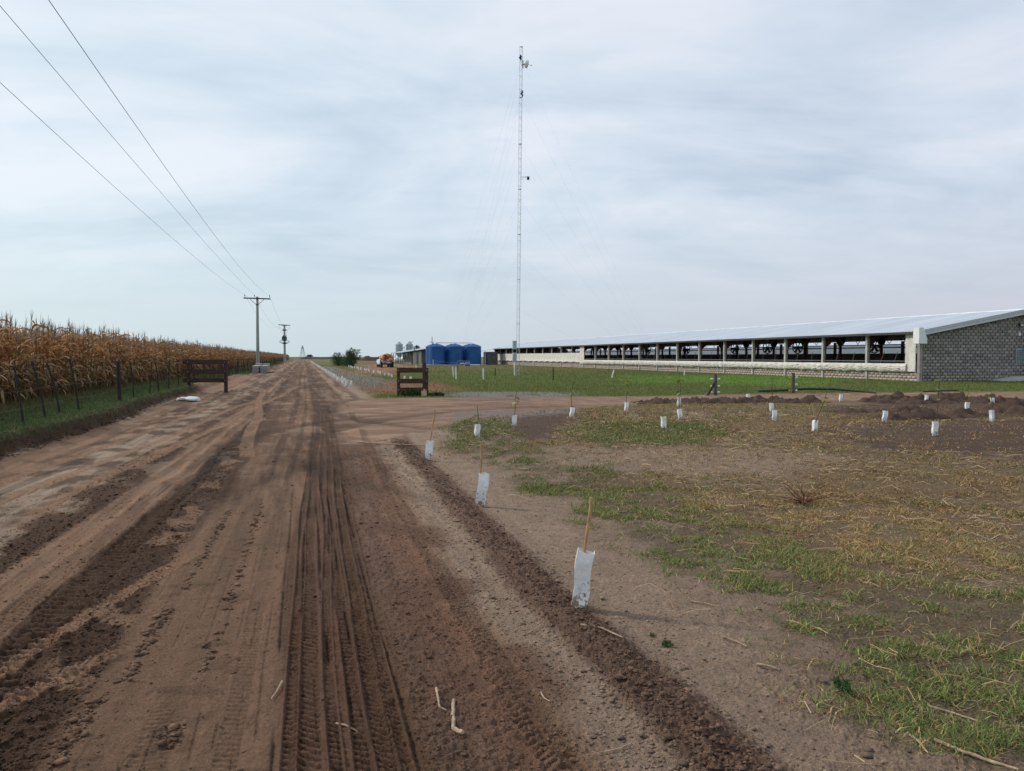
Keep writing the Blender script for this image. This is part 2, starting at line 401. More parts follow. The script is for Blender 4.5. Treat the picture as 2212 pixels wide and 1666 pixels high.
def ground_fields(x, y, micro=True):
    x = np.asarray(x, float); y = np.asarray(y, float)
    r = np.hypot(x, y)
    n1 = fbm(x * .35, y * .35, 4, 1)
    n2 = fbm(x * 1.7, y * 1.7, 4, 2)
    n3 = fbm(x * 8, y * 8, 4, 3, .6)
    n4 = fbm(x * 27, y * 27, 3, 4, .6)
    f3 = np.clip(1 - r / 45, 0, 1); f4 = np.clip(1 - r / 14, 0, 1)
    h = macro_h(x, y)
    # ---- road section colours
    far = sstep(12, 40, r)
    wob = .10 * fbm(y * .25, x * .2, 3, 21) + .035 * n2 + .02 * n3 + far * .28 * fbm(y * .05, x * .3, 3, 22)
    drift = .38 * sstep(2, 26, y)                              # the lanes swing a little to the right at the junction
    xr = x + wob - drift
    C = np.stack([np.interp(xr, RK, RC[:, k]) for k in range(3)], -1)
    L = np.interp(xr, RK, RL)
    # along-the-road streaks; farther out the road is mottled with dark loose bands and pale dry bands
    st = fbm(x * 5.5 + .3 * n1, y * .22, 4, 31)
    st2 = fbm(x * 1.6, y * .10 + 7, 3, 33)
    inroad = sstep(-4.95, -4.7, x) * (1 - sstep(1.7, 2.2, x))
    C = C * (1 + .28 * st * (.5 + far))[..., None]
    st3 = fbm(x * 13 + .2 * n1, y * .8, 3, 35) * (.3 + .7 * sstep(5, 10, r)) * (1 - sstep(45, 80, r)) * inroad
    C = C * (1 + .42 * st3)[..., None]
    w = far * sstep(-.02, .22, st2 + .15 * n1 + .25 * st) * inroad * .85
    C = C * (1 - w)[..., None] + w[..., None] * DARK * 1.35
    w = far * sstep(.05, .3, -st2 + .4 * st) * inroad * .7
    C = C * (1 - w)[..., None] + w[..., None] * PINK * .95
    xd = x + .16 * fbm(y * .07, x * 0, 2, 181) - .02 * n2
    for bc, bw, bs in ((-.78, .36, .85), (.45, .26, .8), (-1.95, .20, .65), (1.05, .14, .4), (-2.9, .16, .5)):
        wv_ = np.exp(-np.abs((xd - bc) / bw) ** 3) * sstep(8, 20, r) * inroad * bs * (1 - .5 * sstep(120, 240, r)) * sstep(-.55, -.1, st + .5 * n2)
        C = C * (1 - wv_)[..., None] + wv_[..., None] * DARK * (1.5 + .6 * sstep(30, 120, r))[..., None]
        L = np.maximum(L, wv_)
    mo = fbm(x * .9 + .3 * y, y * .55, 4, 36, .6); mo2 = fbm(x * 2.6, y * .8, 3, 37)
    mm = sstep(7, 13, r) * inroad * (1 - .6 * sstep(90, 200, r))
    w = sstep(.12, .3, mo + .3 * mo2) * mm * .5
    C = C * (1 - w)[..., None] + w[..., None] * DARK * 1.45
    w = sstep(.2, .36, -mo + .4 * mo2) * mm * .45
    C = C * (1 - w)[..., None] + w[..., None] * LIGHT * .85
    L = np.maximum(L, mm * sstep(.05, .22, mo) * .8)
    # pale dry skin showing in slanted patches on the left side
    pt = fbm(x * 1.5 + y * .35, y * 1.0 - x * .3, 3, 41)
    w = sstep(.14, .30, pt + .4 * st) * sstep(-3.9, -3.5, x) * (1 - sstep(-2.5, -2.15, x)) * (r < 30)
    C = C * (1 - w * .7)[..., None] + (w * .7)[..., None] * LIGHT * .95; L = L * (1 - .8 * w)
    w = sstep(.16, .3, fbm(x * 2.2 + 9, y * 1.5, 3, 42)) * sstep(-1.4, -1.2, x) * (1 - sstep(-1.05, -.95, x))
    C = C * (1 - w * .7)[..., None] + (w * .7)[..., None] * TAN; L = L * (1 - .7 * w)
    w = sstep(.0, .25, -pt - .4 * st) * sstep(-4.3, -3.7, x) * (1 - sstep(-2.3, -2.1, x)) * .8 * (r < 40)
    C = C * (1 - w)[..., None] + w[..., None] * DARK * 1.2; L = np.maximum(L, w)
    # red damp stains right of the deep track
    w = sstep(.0, .3, fbm(x * 1.3, y * .9, 3, 43)) * sstep(.4, .6, x) * (1 - sstep(1.1, 1.35, x)) * .8 * (r < 30)
    C = C * (1 - w)[..., None] + w[..., None] * RED * 1.1; L = L * (1 - .4 * w)
    road_h = np.zeros_like(x)
    # windrow
    wr = np.exp(-((x - .5 * drift - WX - .06 * n2 - .05 * n1) / .15) ** 2) * (1 - sstep(14.5, 15.5, y)) * (.7 + .5 * n2)
    road_h += .055 * wr
    # ---- the field to the right of the road
    fld = sstep(2.3, 2.85, x + .4 * n1 + .12 * n2) * (1 - sstep(25, 27, y))
    gdens = sstep(-.22, .12, n2 * .55 + .5 * n1 + .2 * n3 + .26 * sstep(2.8, 4.2, x) + .07 * (y < 12) - .02)
    sdb = mask_poly(x, y, P_BARE, .5, n2, .8)
    gdens = gdens * (1 - .8 * sdb)
    mtill = np.maximum(mask_poly(x, y, P_TILL, .9, n2 + .6 * n3, 1.7), mask_poly(x, y, P_TILL3, .4, n2, .8))
    mt2 = mask_poly(x, y, P_TILL2, .2, n2, .35)
    mtuft = mask_poly(x, y, P_TUFT, .2, n2, .5)
    mgreen = mask_poly(x, y, P_GREEN, .35, n2, .8)
    gdens = np.maximum(gdens * (1 - .85 * mtill) * (1 - .95 * mt2), np.maximum(mtuft, mgreen))
    gden = gdens * np.maximum(fld, np.maximum(mtuft, mgreen))
    # how dry the grass is: straw to the right, green along the sandy edge
    dry = np.clip(sstep(3.0, 4.6, x - .05 * (y - 6) + 1.2 * n1) * .72 + .5 * n1 + .25 * n2 + .16, 0, 1)
    edge = sstep(2.2, 2.7, x) * (1 - sstep(3.3, 4.6, x + .5 * n2)) * (1 - sstep(11, 15, y))
    dry = dry * (1 - .55 * edge) * (1 - .95 * mgreen) * (1 - .45 * mtuft) * (1 - .15 * sstep(12, 20, y))
    gc = GRS[None] * (1 - dry)[..., None] + DRY[None] * dry[..., None]
    base = SANDY * (.88 + .16 * n2 + .1 * n3)[..., None]
    dk = sstep(.0, .35, n1 + .4 * n3 + .3 * sstep(5, 9, x) - .1)
    wd_ = .75 * dk * sstep(2.8, 4, x)
    base = base * (1 - wd_)[..., None] + wd_[..., None] * A([.150, .102, .070])
    fc = base * (1 - .75 * gden)[..., None] + gc * (.75 * gden)[..., None]
    fl = np.clip(.35 + .4 * dk, 0, 1)
    tl = np.maximum(mtill, mt2)
    fc = fc * (1 - tl * .9)[..., None] + (tl * .9)[..., None] * (TILL * (1 + .25 * fbm(x * .8, y * 3.2, 3, 51))[..., None])
    fl = np.maximum(fl, tl * .9)
    onf = sstep(1.9, 2.3, x)
    C = C * (1 - onf)[..., None] + fc * onf[..., None]; L = L * (1 - onf) + fl * onf
    # ---- beyond the drive
    by = sstep(25.5, 27.5, y + .5 * n1) * sstep(2.2, 3.0, x + .4 * n1)
    fd = np.clip(.04 + .5 * n1 + .3 * n2 + .6 * sstep(66, 105, y), 0, 1)
    fcol = A([.088, .112, .030])[None] * (1 - fd)[..., None] + A([.135, .105, .045])[None] * fd[..., None]
    mb = mask_poly(x, y, P_BRIGHT, 2, n1, 5)
    fcol = fcol * (1 - .9 * mb)[..., None] + (.9 * mb)[..., None] * A([.10, .175, .030])
    for P, cc, ww, am in ((P_PATH, GRAVEL * 1.05, .5, 1.0), (P_YARD, TAN * 1.05, 1.5, 3), (P_YARD2, TAN * .85, .6, 1.6)):
        m_ = mask_poly(x, y, P, ww, n2, am)
        fcol = fcol * (1 - m_ * .9)[..., None] + (m_ * .9)[..., None] * cc * (1 + .3 * n2)[..., None]
    fcol = fcol * (1 + .25 * n2 + .2 * n3 * f3)[..., None]
    C = C * (1 - by)[..., None] + fcol * by[..., None]; L = L * (1 - by) + .4 * by
    gden = gden * (1 - by) + by * (1 - .5 * fd)
    # ---- drive and gravel
    md = mask_poly(x, y, P_DRIVE, .3, n2, .5)
    dst = fbm(x * .25 + y * .25, y * 3.4 - x * .15, 4, 61)
    dc = PINK * (.86 + .5 * dst)[..., None]
    dw = sstep(.05, .4, fbm(x * .22, y * 2.0, 3, 62)) * .6
    dc = dc * (1 - dw)[..., None] + dw[..., None] * RED * 1.3
    C = C * (1 - md)[..., None] + dc * md[..., None]; L = L * (1 - md) + .25 * md
    road_h += md * .035 * dst * f3
    for P in (P_GRAV, P_GRAV2):
        m_ = mask_poly(x, y, P, .5, n2 + .6 * n3, 1.1) * sstep(-.5, .0, n2 + .5 * n3 + .15)
        C = C * (1 - m_ * .9)[..., None] + (m_ * .9)[..., None] * GRAVEL * (1 + .5 * n4 + .2 * n2)[..., None]; L = np.maximum(L, .6 * m_)
        gden = gden * (1 - m_)
    gden = gden * (1 - md)
    # ---- left verge
    vg = 1 - sstep(-5.05, -4.72, x + .10 * fbm(y * .9, x * 2, 3, 7) + .25 * fbm(y * .12, 0 * x, 2, 5))
    face = np.exp(-((x + 4.88 + .25 * fbm(y * .12, 0 * x, 2, 5)) / .14) ** 2)
    vc = A([.045, .062, .02])[None] * (1 + .4 * n2)[..., None]
    C = C * (1 - vg)[..., None] + vc * vg[..., None]
    w = face * (1 - sstep(36, 48, y)) * .9
    C = C * (1 - w)[..., None] + w[..., None] * DARK * .9
    L = np.maximum(L, w)
    lay = sstep(-7.4, -6.4, x + .4 * n1)                       # pull-off in front of the slab stack: bare to the fence foot
    lb = sstep(38, 41, y) * (1 - sstep(64, 70, y)) * sstep(-5.6, -5.2, x + .25 * n1) * (1 - sstep(-4.2, -3.4, x))
    C = C * (1 - lb * .85)[..., None] + (lb * .85)[..., None] * TAN * (1 + .3 * n2)[..., None]
    gden = np.maximum(gden, vg * (1 - lb))
    # distant land
    fr = sstep(170, 420, r)
    C = C * (1 - fr * .7)[..., None] + (fr * .7)[..., None] * A([.15, .125, .075])
    if micro:
        cr = np.maximum(n3 + .02, 0) ** .8 * .032 + np.maximum(n4 + .05, 0) * .028 * f4
        road_h += cr * np.clip(L, 0, 1.3) * f3
        road_h += (.005 * n4 * f4 + .006 * n3 * f3)
        # fine smear lines and cracks of the trafficked skin
        lane = (1 - np.clip(L, 0, 1)) * sstep(-3.4, -2.9, x) * (1 - sstep(1.2, 1.5, x)) * f4
        sl = np.abs(((x + .012 * fbm(y * .6, x * 0, 2, 151)) / .083) % 1 - .5)
        ln = (sl < .07) * sstep(-.02, .12, fbm(x * 6, y * .9, 3, 152)) * lane
        ck = np.exp(-(fbm(x * 2.1, y * 4.2, 3, 153) / .022) ** 2) * sstep(.0, .2, fbm(x * 1.4, y * 1.4, 2, 154)) * lane
        road_h -= .006 * ln + .007 * ck; C = C * (1 - .30 * ln - .32 * ck)[..., None]
        C = C * (1 + .30 * (n3 * (.4 + L * .6)) * f3 + .34 * n4 * f4 * (.35 + .65 * np.clip(L, 0, 1)))[..., None]
        # tyre prints
        nearm = 1 - sstep(9, 15, r)
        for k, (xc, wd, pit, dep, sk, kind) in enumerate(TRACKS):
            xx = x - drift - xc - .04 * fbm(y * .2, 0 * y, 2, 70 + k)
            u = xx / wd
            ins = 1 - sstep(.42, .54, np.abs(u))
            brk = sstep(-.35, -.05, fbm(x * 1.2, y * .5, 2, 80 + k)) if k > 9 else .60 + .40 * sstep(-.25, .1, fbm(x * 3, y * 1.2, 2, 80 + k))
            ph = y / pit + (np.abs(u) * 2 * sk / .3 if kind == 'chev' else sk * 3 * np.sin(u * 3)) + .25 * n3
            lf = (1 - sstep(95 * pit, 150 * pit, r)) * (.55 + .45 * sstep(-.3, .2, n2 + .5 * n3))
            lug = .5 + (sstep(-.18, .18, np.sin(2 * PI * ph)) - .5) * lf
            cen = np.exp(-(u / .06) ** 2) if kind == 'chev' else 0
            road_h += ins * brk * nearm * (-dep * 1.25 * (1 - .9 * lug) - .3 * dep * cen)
            C = C * (1 - .36 * ins * brk * nearm * (1 - lug))[..., None]  # lug grooves darkened in the albedo: moist soil plus painted tread shade
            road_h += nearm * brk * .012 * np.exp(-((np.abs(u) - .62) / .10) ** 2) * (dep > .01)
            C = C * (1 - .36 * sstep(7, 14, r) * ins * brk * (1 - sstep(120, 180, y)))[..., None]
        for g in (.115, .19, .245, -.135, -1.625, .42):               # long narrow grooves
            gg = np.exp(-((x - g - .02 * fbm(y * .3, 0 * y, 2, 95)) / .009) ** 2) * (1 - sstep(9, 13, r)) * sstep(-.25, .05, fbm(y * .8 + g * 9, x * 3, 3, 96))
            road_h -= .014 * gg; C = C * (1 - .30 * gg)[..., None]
        for k, (p, q, wd) in enumerate(DIAG):
            d = A(q) - A(p); Ln = np.hypot(*d); d = d / Ln
            v = (x - p[0]) * d[0] + (y - p[1]) * d[1]; u = ((x - p[0]) * d[1] - (y - p[1]) * d[0] + .06 * np.sin(v * .5)) / wd
            ins = (1 - sstep(.42, .55, np.abs(u))) * sstep(0, .3, v) * (1 - sstep(Ln - .5, Ln, v))
            lug = sstep(-.3, .3, np.sin(2 * PI * (v / .055 + np.abs(u) * 1.3)))
            road_h += ins * (-.010 + .012 * lug * (1 - sstep(14, 22, r)))
            road_h += .008 * np.exp(-((np.abs(u) - .6) / .1) ** 2) * sstep(0, .3, v) * (1 - sstep(Ln - .5, Ln, v))
            cc = TAN * (1.12 if k < 2 else .95)
            wv = ins * .85
            C = C * (1 - wv)[..., None] + wv[..., None] * cc * (.8 + .25 * lug)[..., None]
        for k, (c, R, wd) in enumerate(ARCS):
            dx, dy = x - c[0], y - c[1]
            dd = (np.hypot(dx, dy) - R) / wd
            on = np.exp(-dd ** 2) * sstep(-4.4, -3.5, x) * sstep(7, 11, y) * (1 - sstep(44, 50, y)) * (1 - sstep(3, 9, x)) * (inroad * .8 + md)
            on = np.clip(on, 0, 1)
            road_h -= .03 * on
            C = C * (1 - .38 * on * (k % 2 == 0))[..., None] * (1 + .22 * on * (k % 2))[..., None]
        # clay skin lifted by tyres: small breaks on the smooth lane
        cr2 = sstep(.30, .42, fbm(x * 3.2, y * 5.5, 3, 99)) * sstep(-1.0, -.9, x) * (1 - sstep(-.2, -.1, x)) * f4
        road_h += .010 * cr2; C = C * (1 - .25 * cr2)[..., None]
        # soil bank face is ragged
        road_h += face * (1 - sstep(30, 45, y)) * .05 * n3
    h = h + road_h
    return h, np.clip(C, .012, .6), gden, dry, L

def hgt(x, y):
    a, b = np.atleast_1d(np.asarray(x, float)), np.atleast_1d(np.asarray(y, float))
    h = ground_fields(a, b)[0]
    return float(h[0]) if np.ndim(x) == 0 else h

def build_ground():
    az = np.concatenate([np.arange(-180, -34, 6.0), np.arange(-34, -24, .5), np.arange(-24, 54, .058), np.arange(54, 66, .5), np.arange(66, 180, 6.0)])
    az = np.radians(az)
    p = np.concatenate([np.arange(640, 300, -1.0), np.arange(300, 3, -.62), [2.4, 2.0, 1.6, 1.3, 1.0]])
    rr = CAM_H * 769 / p
    rr = np.concatenate([[.15, .6, 1.1, 1.5], rr[rr > 1.7], [1700, 2600, 4200]])
    T, R = np.meshgrid(az, rr)
    X = R * np.sin(T); Y = R * np.cos(T)
    n, m = X.shape
    x, y = X.ravel(), Y.ravel()
    H = np.empty_like(x); C = np.empty((len(x), 3))
    step = 200000
    for s in range(0, len(x), step):
        e = s + step
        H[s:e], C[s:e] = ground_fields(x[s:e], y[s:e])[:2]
    V = np.stack([x, y, H], -1)
    i, j = np.meshgrid(np.arange(n - 1), np.arange(m), indexing='ij')
    j2 = (j + 1) % m
    F = np.stack([i * m + j, (i + 1) * m + j, (i + 1) * m + j2, i * m + j2], -1).reshape(-1, 4)
    F = F[:, ::-1]
    cx = V[F].mean(1)
    road = (cx[:, 0] > -4.72 - .25 * fbm(cx[:, 1] * .12, 0 * cx[:, 0], 2, 5)) & (cx[:, 0] < 1.76) & (np.abs(cx[:, 1]) < 900)
    drive = (sd_poly(cx[:, 0], cx[:, 1], P_DRIVE) < 0) & ~road
    for nm, mk, lab, mt in (('dirt_road', road, 'rutted brown dirt road with tractor tyre prints running to the horizon', M['road']),
                            ('driveway', drive, 'pinkish dirt drive branching off the road to the right', M['road']),
                            ('ground', ~(road | drive), 'flat farm ground of sand, tilled soil and patchy grass', M['ground'])):
        f = F[mk]
        u, inv = np.unique(f, return_inverse=True)
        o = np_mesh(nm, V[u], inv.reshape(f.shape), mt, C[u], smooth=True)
        tag(o, lab, nm.replace('_', ' '), kind='structure')
build_ground()

# ------------------------------------------------------------------ blades of grass, straw, clods
def blades(name, x, y, z, hgtv, wid, lean, col, mat_, label, cat, bend=.5, seg=2):
    n = len(x)
    a = RNG.uniform(0, 2 * PI, n); b = RNG.uniform(0, 2 * PI, n)
    dx, dy = np.cos(a), np.sin(a)                    # lean direction
    sx, sy = np.cos(b), np.sin(b)                    # width direction
    V = []
    K = seg + 1
    for k in range(K):
        t = k / seg
        lx = lean * hgtv * t ** (1 + bend)
        zz = z + hgtv * np.sqrt(np.maximum(0, 1 - .6 * np.minimum(lean, 1.25) ** 2 * t)) * t - .005
        w = wid * (1 - .85 * t) / 2
        V.append(np.stack([x + dx * lx - sx * w, y + dy * lx - sy * w, zz], -1))
        V.append(np.stack([x + dx * lx + sx * w, y + dy * lx + sy * w, zz], -1))
    V = np.stack(V, 1)                               # n, 2K, 3
    base = (np.arange(n) * 2 * K)[:, None, None]
    q = np.array([[2 * k, 2 * k + 1, 2 * k + 3, 2 * k + 2] for k in range(seg)])[None]
    F = (base + q).reshape(-1, 4)
    Cc = np.repeat(col[:, None, :], 2 * K, 1)
    o = np_mesh(name, V.reshape(-1, 3), F, mat_, Cc.reshape(-1, 3))
    return tag(o, label, cat, kind='stuff')

def scatter(n, poly_or_fn):
    return poly_or_fn(n)

def fan(n, r0, r1, a0, a1, power=1.0):
    """random points over a fan of ground; power<1 thins with distance"""
    u = RNG.uniform(0, 1, n)
    r = (r0 ** (power) + u * (r1 ** power - r0 ** power)) ** (1 / power)
    a = np.radians(RNG.uniform(a0, a1, n))
    return r * np.sin(a), r * np.cos(a), r

def fields_at(x, y):
    return ground_fields(x, y)

# the field on the right: near, mid
def grass_field():
    a_ = fan(400000, 2.6, 9.5, 8, 60, 1.3); b_ = fan(470000, 9.5, 27, 2, 60, 1.1)
    xs, ys, rs = [np.concatenate(q) for q in zip(a_, b_)]
    h, C, g, dry, L = fields_at(xs, ys)
    tuft = fbm(xs * 2.6, ys * 2.6, 3, 120) + .5 * fbm(xs * .9, ys * .9, 2, 121)
    cl = sstep(-.16, .12, tuft)
    cl = np.maximum(cl, sstep(.3, .6, mask_poly(xs, ys, P_GREEN, .35, tuft, .3)))
    keep = RNG.uniform(0, 1, len(xs)) < (g ** .9) * (.05 + .75 * cl) * (xs > 2.0)
    inp = (sd_poly(xs, ys, P_DRIVE) > .1)
    keep &= inp
    xs, ys, rs, h, dry, tuft = xs[keep], ys[keep], rs[keep], h[keep], dry[keep], tuft[keep]
    n = len(xs)
    isdry = RNG.uniform(0, 1, n) < np.clip(dry * .85 + .12, 0, 1)
    hv = RNG.uniform(.022, .062, n) * (1 + .8 * np.clip(tuft, 0, 1)) * (1 + .25 * RNG.normal(0, 1, n).clip(-1, 2))
    lean = np.where(isdry, RNG.uniform(.6, 2.2, n), RNG.uniform(.3, 1.7, n))
    hv = np.where(isdry, hv * .75, hv)
    wid = RNG.uniform(.004, .0085, n) * np.maximum(1, rs / 6.5)
    k = (RNG.uniform(.45, 1.65, n) * (1 + .25 * (rs < 9)))[:, None]
    gcol = np.where(RNG.uniform(0, 1, n)[:, None] < .3, A([.27, .245, .095]), A([.118, .162, .050])) * k
    dcol = np.where(RNG.uniform(0, 1, n)[:, None] < .35, A([.42, .30, .15]), A([.27, .17, .08])) * k
    col = np.where(isdry[:, None], dcol, gcol)
    blades('field_grass', xs, ys, h, hv, wid, lean, col, M['leaf'], 'patchy green and straw coloured grass growing over the sandy plot right of the road', 'grass')
grass_field()

def straw_litter():
    xs, ys, rs = fan(170000, 2.6, 22, 4, 60, .9)
    h, C, g, dry, L = fields_at(xs, ys)
    pr = np.clip((dry ** 1.6) * .55 * sstep(2.6, 3.6, xs) * (L < .75) * (.25 + 1.2 * sstep(-.1, .25, fbm(xs * .9, ys * .9, 3, 160))) + .05 * (xs > 1.9) * (xs < 3.4) + .22 * (xs > 2.9) * (L < .75), 0, 1) * (sd_poly(xs, ys, P_DRIVE) > .2)
    keep = RNG.uniform(0, 1, len(xs)) < pr * .36
    xs, ys, rs, h = xs[keep], ys[keep], rs[keep], h[keep]
    n = len(xs)
    ln = RNG.uniform(.03, .26, n) * RNG.uniform(.2, 1, n) ** 1.4 + .015; w = RNG.uniform(.002, .0045, n) * np.maximum(1, rs / 6)
    a = RNG.uniform(0, 2 * PI, n); tilt = RNG.uniform(0, .35, n) ** 1.5; lift = RNG.uniform(.004, .05, n) * np.clip(ln / .1, .2, 1)
    d = np.stack([np.cos(a), np.sin(a), tilt], -1); s = np.stack([-np.sin(a), np.cos(a), 0 * a], -1); up = A([0, 0, 1.0])
    c = np.stack([xs, ys, h + lift], -1)
    arch = (RNG.uniform(-.1, .25, n) * ln)[:, None] * up
    V = []
    for t in (-.5, 0, .5):
        p = c + d * (ln * t)[:, None] + arch * (1 - 4 * t * t)
        V += [p - s * w[:, None] / 2, p + s * w[:, None] / 2 + up * (w[:, None] * .5)]
    V = np.stack(V, 1)
    F = ((np.arange(n) * 6)[:, None, None] + np.array([[0, 1, 3, 2], [2, 3, 5, 4]])[None]).reshape(-1, 4)
    k = RNG.uniform(.3, 1.25, n)[:, None]
    col = np.where(RNG.uniform(0, 1, n)[:, None] < .3, A([.24, .125, .06]), A([.40, .285, .16])) * k
    o = np_mesh('straw_litter', V.reshape(-1, 3), F, M['straw'], np.repeat(col[:, None], 6, 1).reshape(-1, 3))
    tag(o, 'loose dry straw and stalk bits littering the plot on the right', 'straw', kind='stuff')
straw_litter()

def far_grass():
    xs, ys, rs = fan(350000, 26, 150, -14, 58, -.35)
    h, C, g, dry, L = fields_at(xs, ys)
    keep = (RNG.uniform(0, 1, len(xs)) < g * .9) & (xs > 2.6) & (sd_poly(xs, ys, P_DRIVE) > .2) & ~((xs > 38.3) & (xs < 54.5) & (ys > 41)) & (ys > 25)
    xs, ys, rs, h, C = xs[keep], ys[keep], rs[keep], h[keep], C[keep]
    n = len(xs)
    hv = RNG.uniform(.04, .13, n); wid = RNG.uniform(.01, .018, n) * np.maximum(1, rs / 32)
    col = C * RNG.uniform(.7, 2.0, n)[:, None] * A([1.12, 1.08, .95])
    blades('meadow_grass', xs, ys, h, hv, wid, RNG.uniform(.2, 1.2, n), col, M['leaf'], 'short green meadow grass beyond the drive in front of the long shed', 'grass')
far_grass()

def verge_grass():
    n0 = 190000
    ys = 12 + (RNG.uniform(0, 1, n0) ** 1.9) * 170; xs = RNG.uniform(-7.9, -4.5, n0)
    h, C, g, dry, L = fields_at(xs, ys)
    t = fbm(xs * 1.3, ys * 1.3, 3, 140)
    keep = (RNG.uniform(0, 1, n0) < g * np.clip(.75 + .9 * t, .1, 1)) & (xs < -4.82 - .25 * fbm(ys * .12, 0 * ys, 2, 5))
    xs, ys, h, t = xs[keep], ys[keep], h[keep], t[keep]
    rs = np.hypot(xs, ys); n = len(xs)
    back = sstep(-6.0, -7.0, xs)
    hv = RNG.uniform(.04, .11, n) * (1 + 1.2 * back * RNG.uniform(0, 1.5, n)); wid = RNG.uniform(.008, .02, n) * np.maximum(1, rs / 28)
    k = RNG.uniform(.5, 1.5, n)[:, None]
    col = np.where(RNG.uniform(0, 1, n)[:, None] < .25 + .35 * back[:, None], A([.15, .12, .05]), A([.068, .115, .040])) * k
    blades('verge_weeds', xs, ys, h, hv, wid, RNG.uniform(.3, 1.6, n), col, M['leaf'], 'low green weeds covering the left verge below the corn', 'weeds')
verge_grass()

# icosahedron for clods
_t = (1 + 5 ** .5) / 2
ICO_V = A([(-1, _t, 0), (1, _t, 0), (-1, -_t, 0), (1, -_t, 0), (0, -1, _t), (0, 1, _t), (0, -1, -_t), (0, 1, -_t), (_t, 0, -1), (_t, 0, 1), (-_t, 0, -1), (-_t, 0, 1)]) / math.hypot(1, _t)
ICO_F = np.array([(0, 11, 5), (0, 5, 1), (0, 1, 7), (0, 7, 10), (0, 10, 11), (1, 5, 9), (5, 11, 4), (11, 10, 2), (10, 7, 6), (7, 1, 8), (3, 9, 4), (3, 4, 2), (3, 2, 6), (3, 6, 8), (3, 8, 9), (4, 9, 5), (2, 4, 11), (6, 2, 10), (8, 6, 7), (9, 8, 1)])
def _subdiv(V, F):
    V = [tuple(p) for p in V]; cache = {}; out = []
    def mid(a, b):
        k = (min(a, b), max(a, b))
        if k not in cache:
            p = (A(V[a]) + A(V[b])); V.append(tuple(p / np.linalg.norm(p))); cache[k] = len(V) - 1
        return cache[k]
    for a, b, c in F:
        ab, bc, ca = mid(a, b), mid(b, c), mid(c, a)
        out += [(a, ab, ca), (ab, b, bc), (ca, bc, c), (ab, bc, ca)]
    return A(V), np.array(out)
ICO2_V, ICO2_F = _subdiv(ICO_V, ICO_F)

def clod_mesh(name, x, y, z, s, col, mat_, label, cat, flat=.6, fine=False):
    BV, BF = (ICO2_V, ICO2_F) if fine else (ICO_V, ICO_F)
    n = len(x); m = len(BV)
    V = np.repeat(BV[None], n, 0)
    rv = RNG.uniform(.45, 1.4, (n, m, 1))
    V = V * rv
    sc_ = np.stack([RNG.uniform(.7, 1.35, n), RNG.uniform(.7, 1.35, n), RNG.uniform(.55, 1, n) * flat], -1)
    V = V * sc_[:, None]
    a = RNG.uniform(0, 2 * PI, n); ca, sa = np.cos(a)[:, None], np.sin(a)[:, None]
    X = V[..., 0] * ca - V[..., 1] * sa; Y = V[..., 0] * sa + V[..., 1] * ca
    V = np.stack([X, Y, V[..., 2]], -1) * s[:, None, None] + np.stack([x, y, z], -1)[:, None]
    F = ((np.arange(n) * m)[:, None, None] + BF[None]).reshape(-1, 3)
    o = np_mesh(name, V.reshape(-1, 3), F, mat_, np.repeat(col[:, None], m, 1).reshape(-1, 3), smooth=False)
    return tag(o, label, cat, kind='stuff')

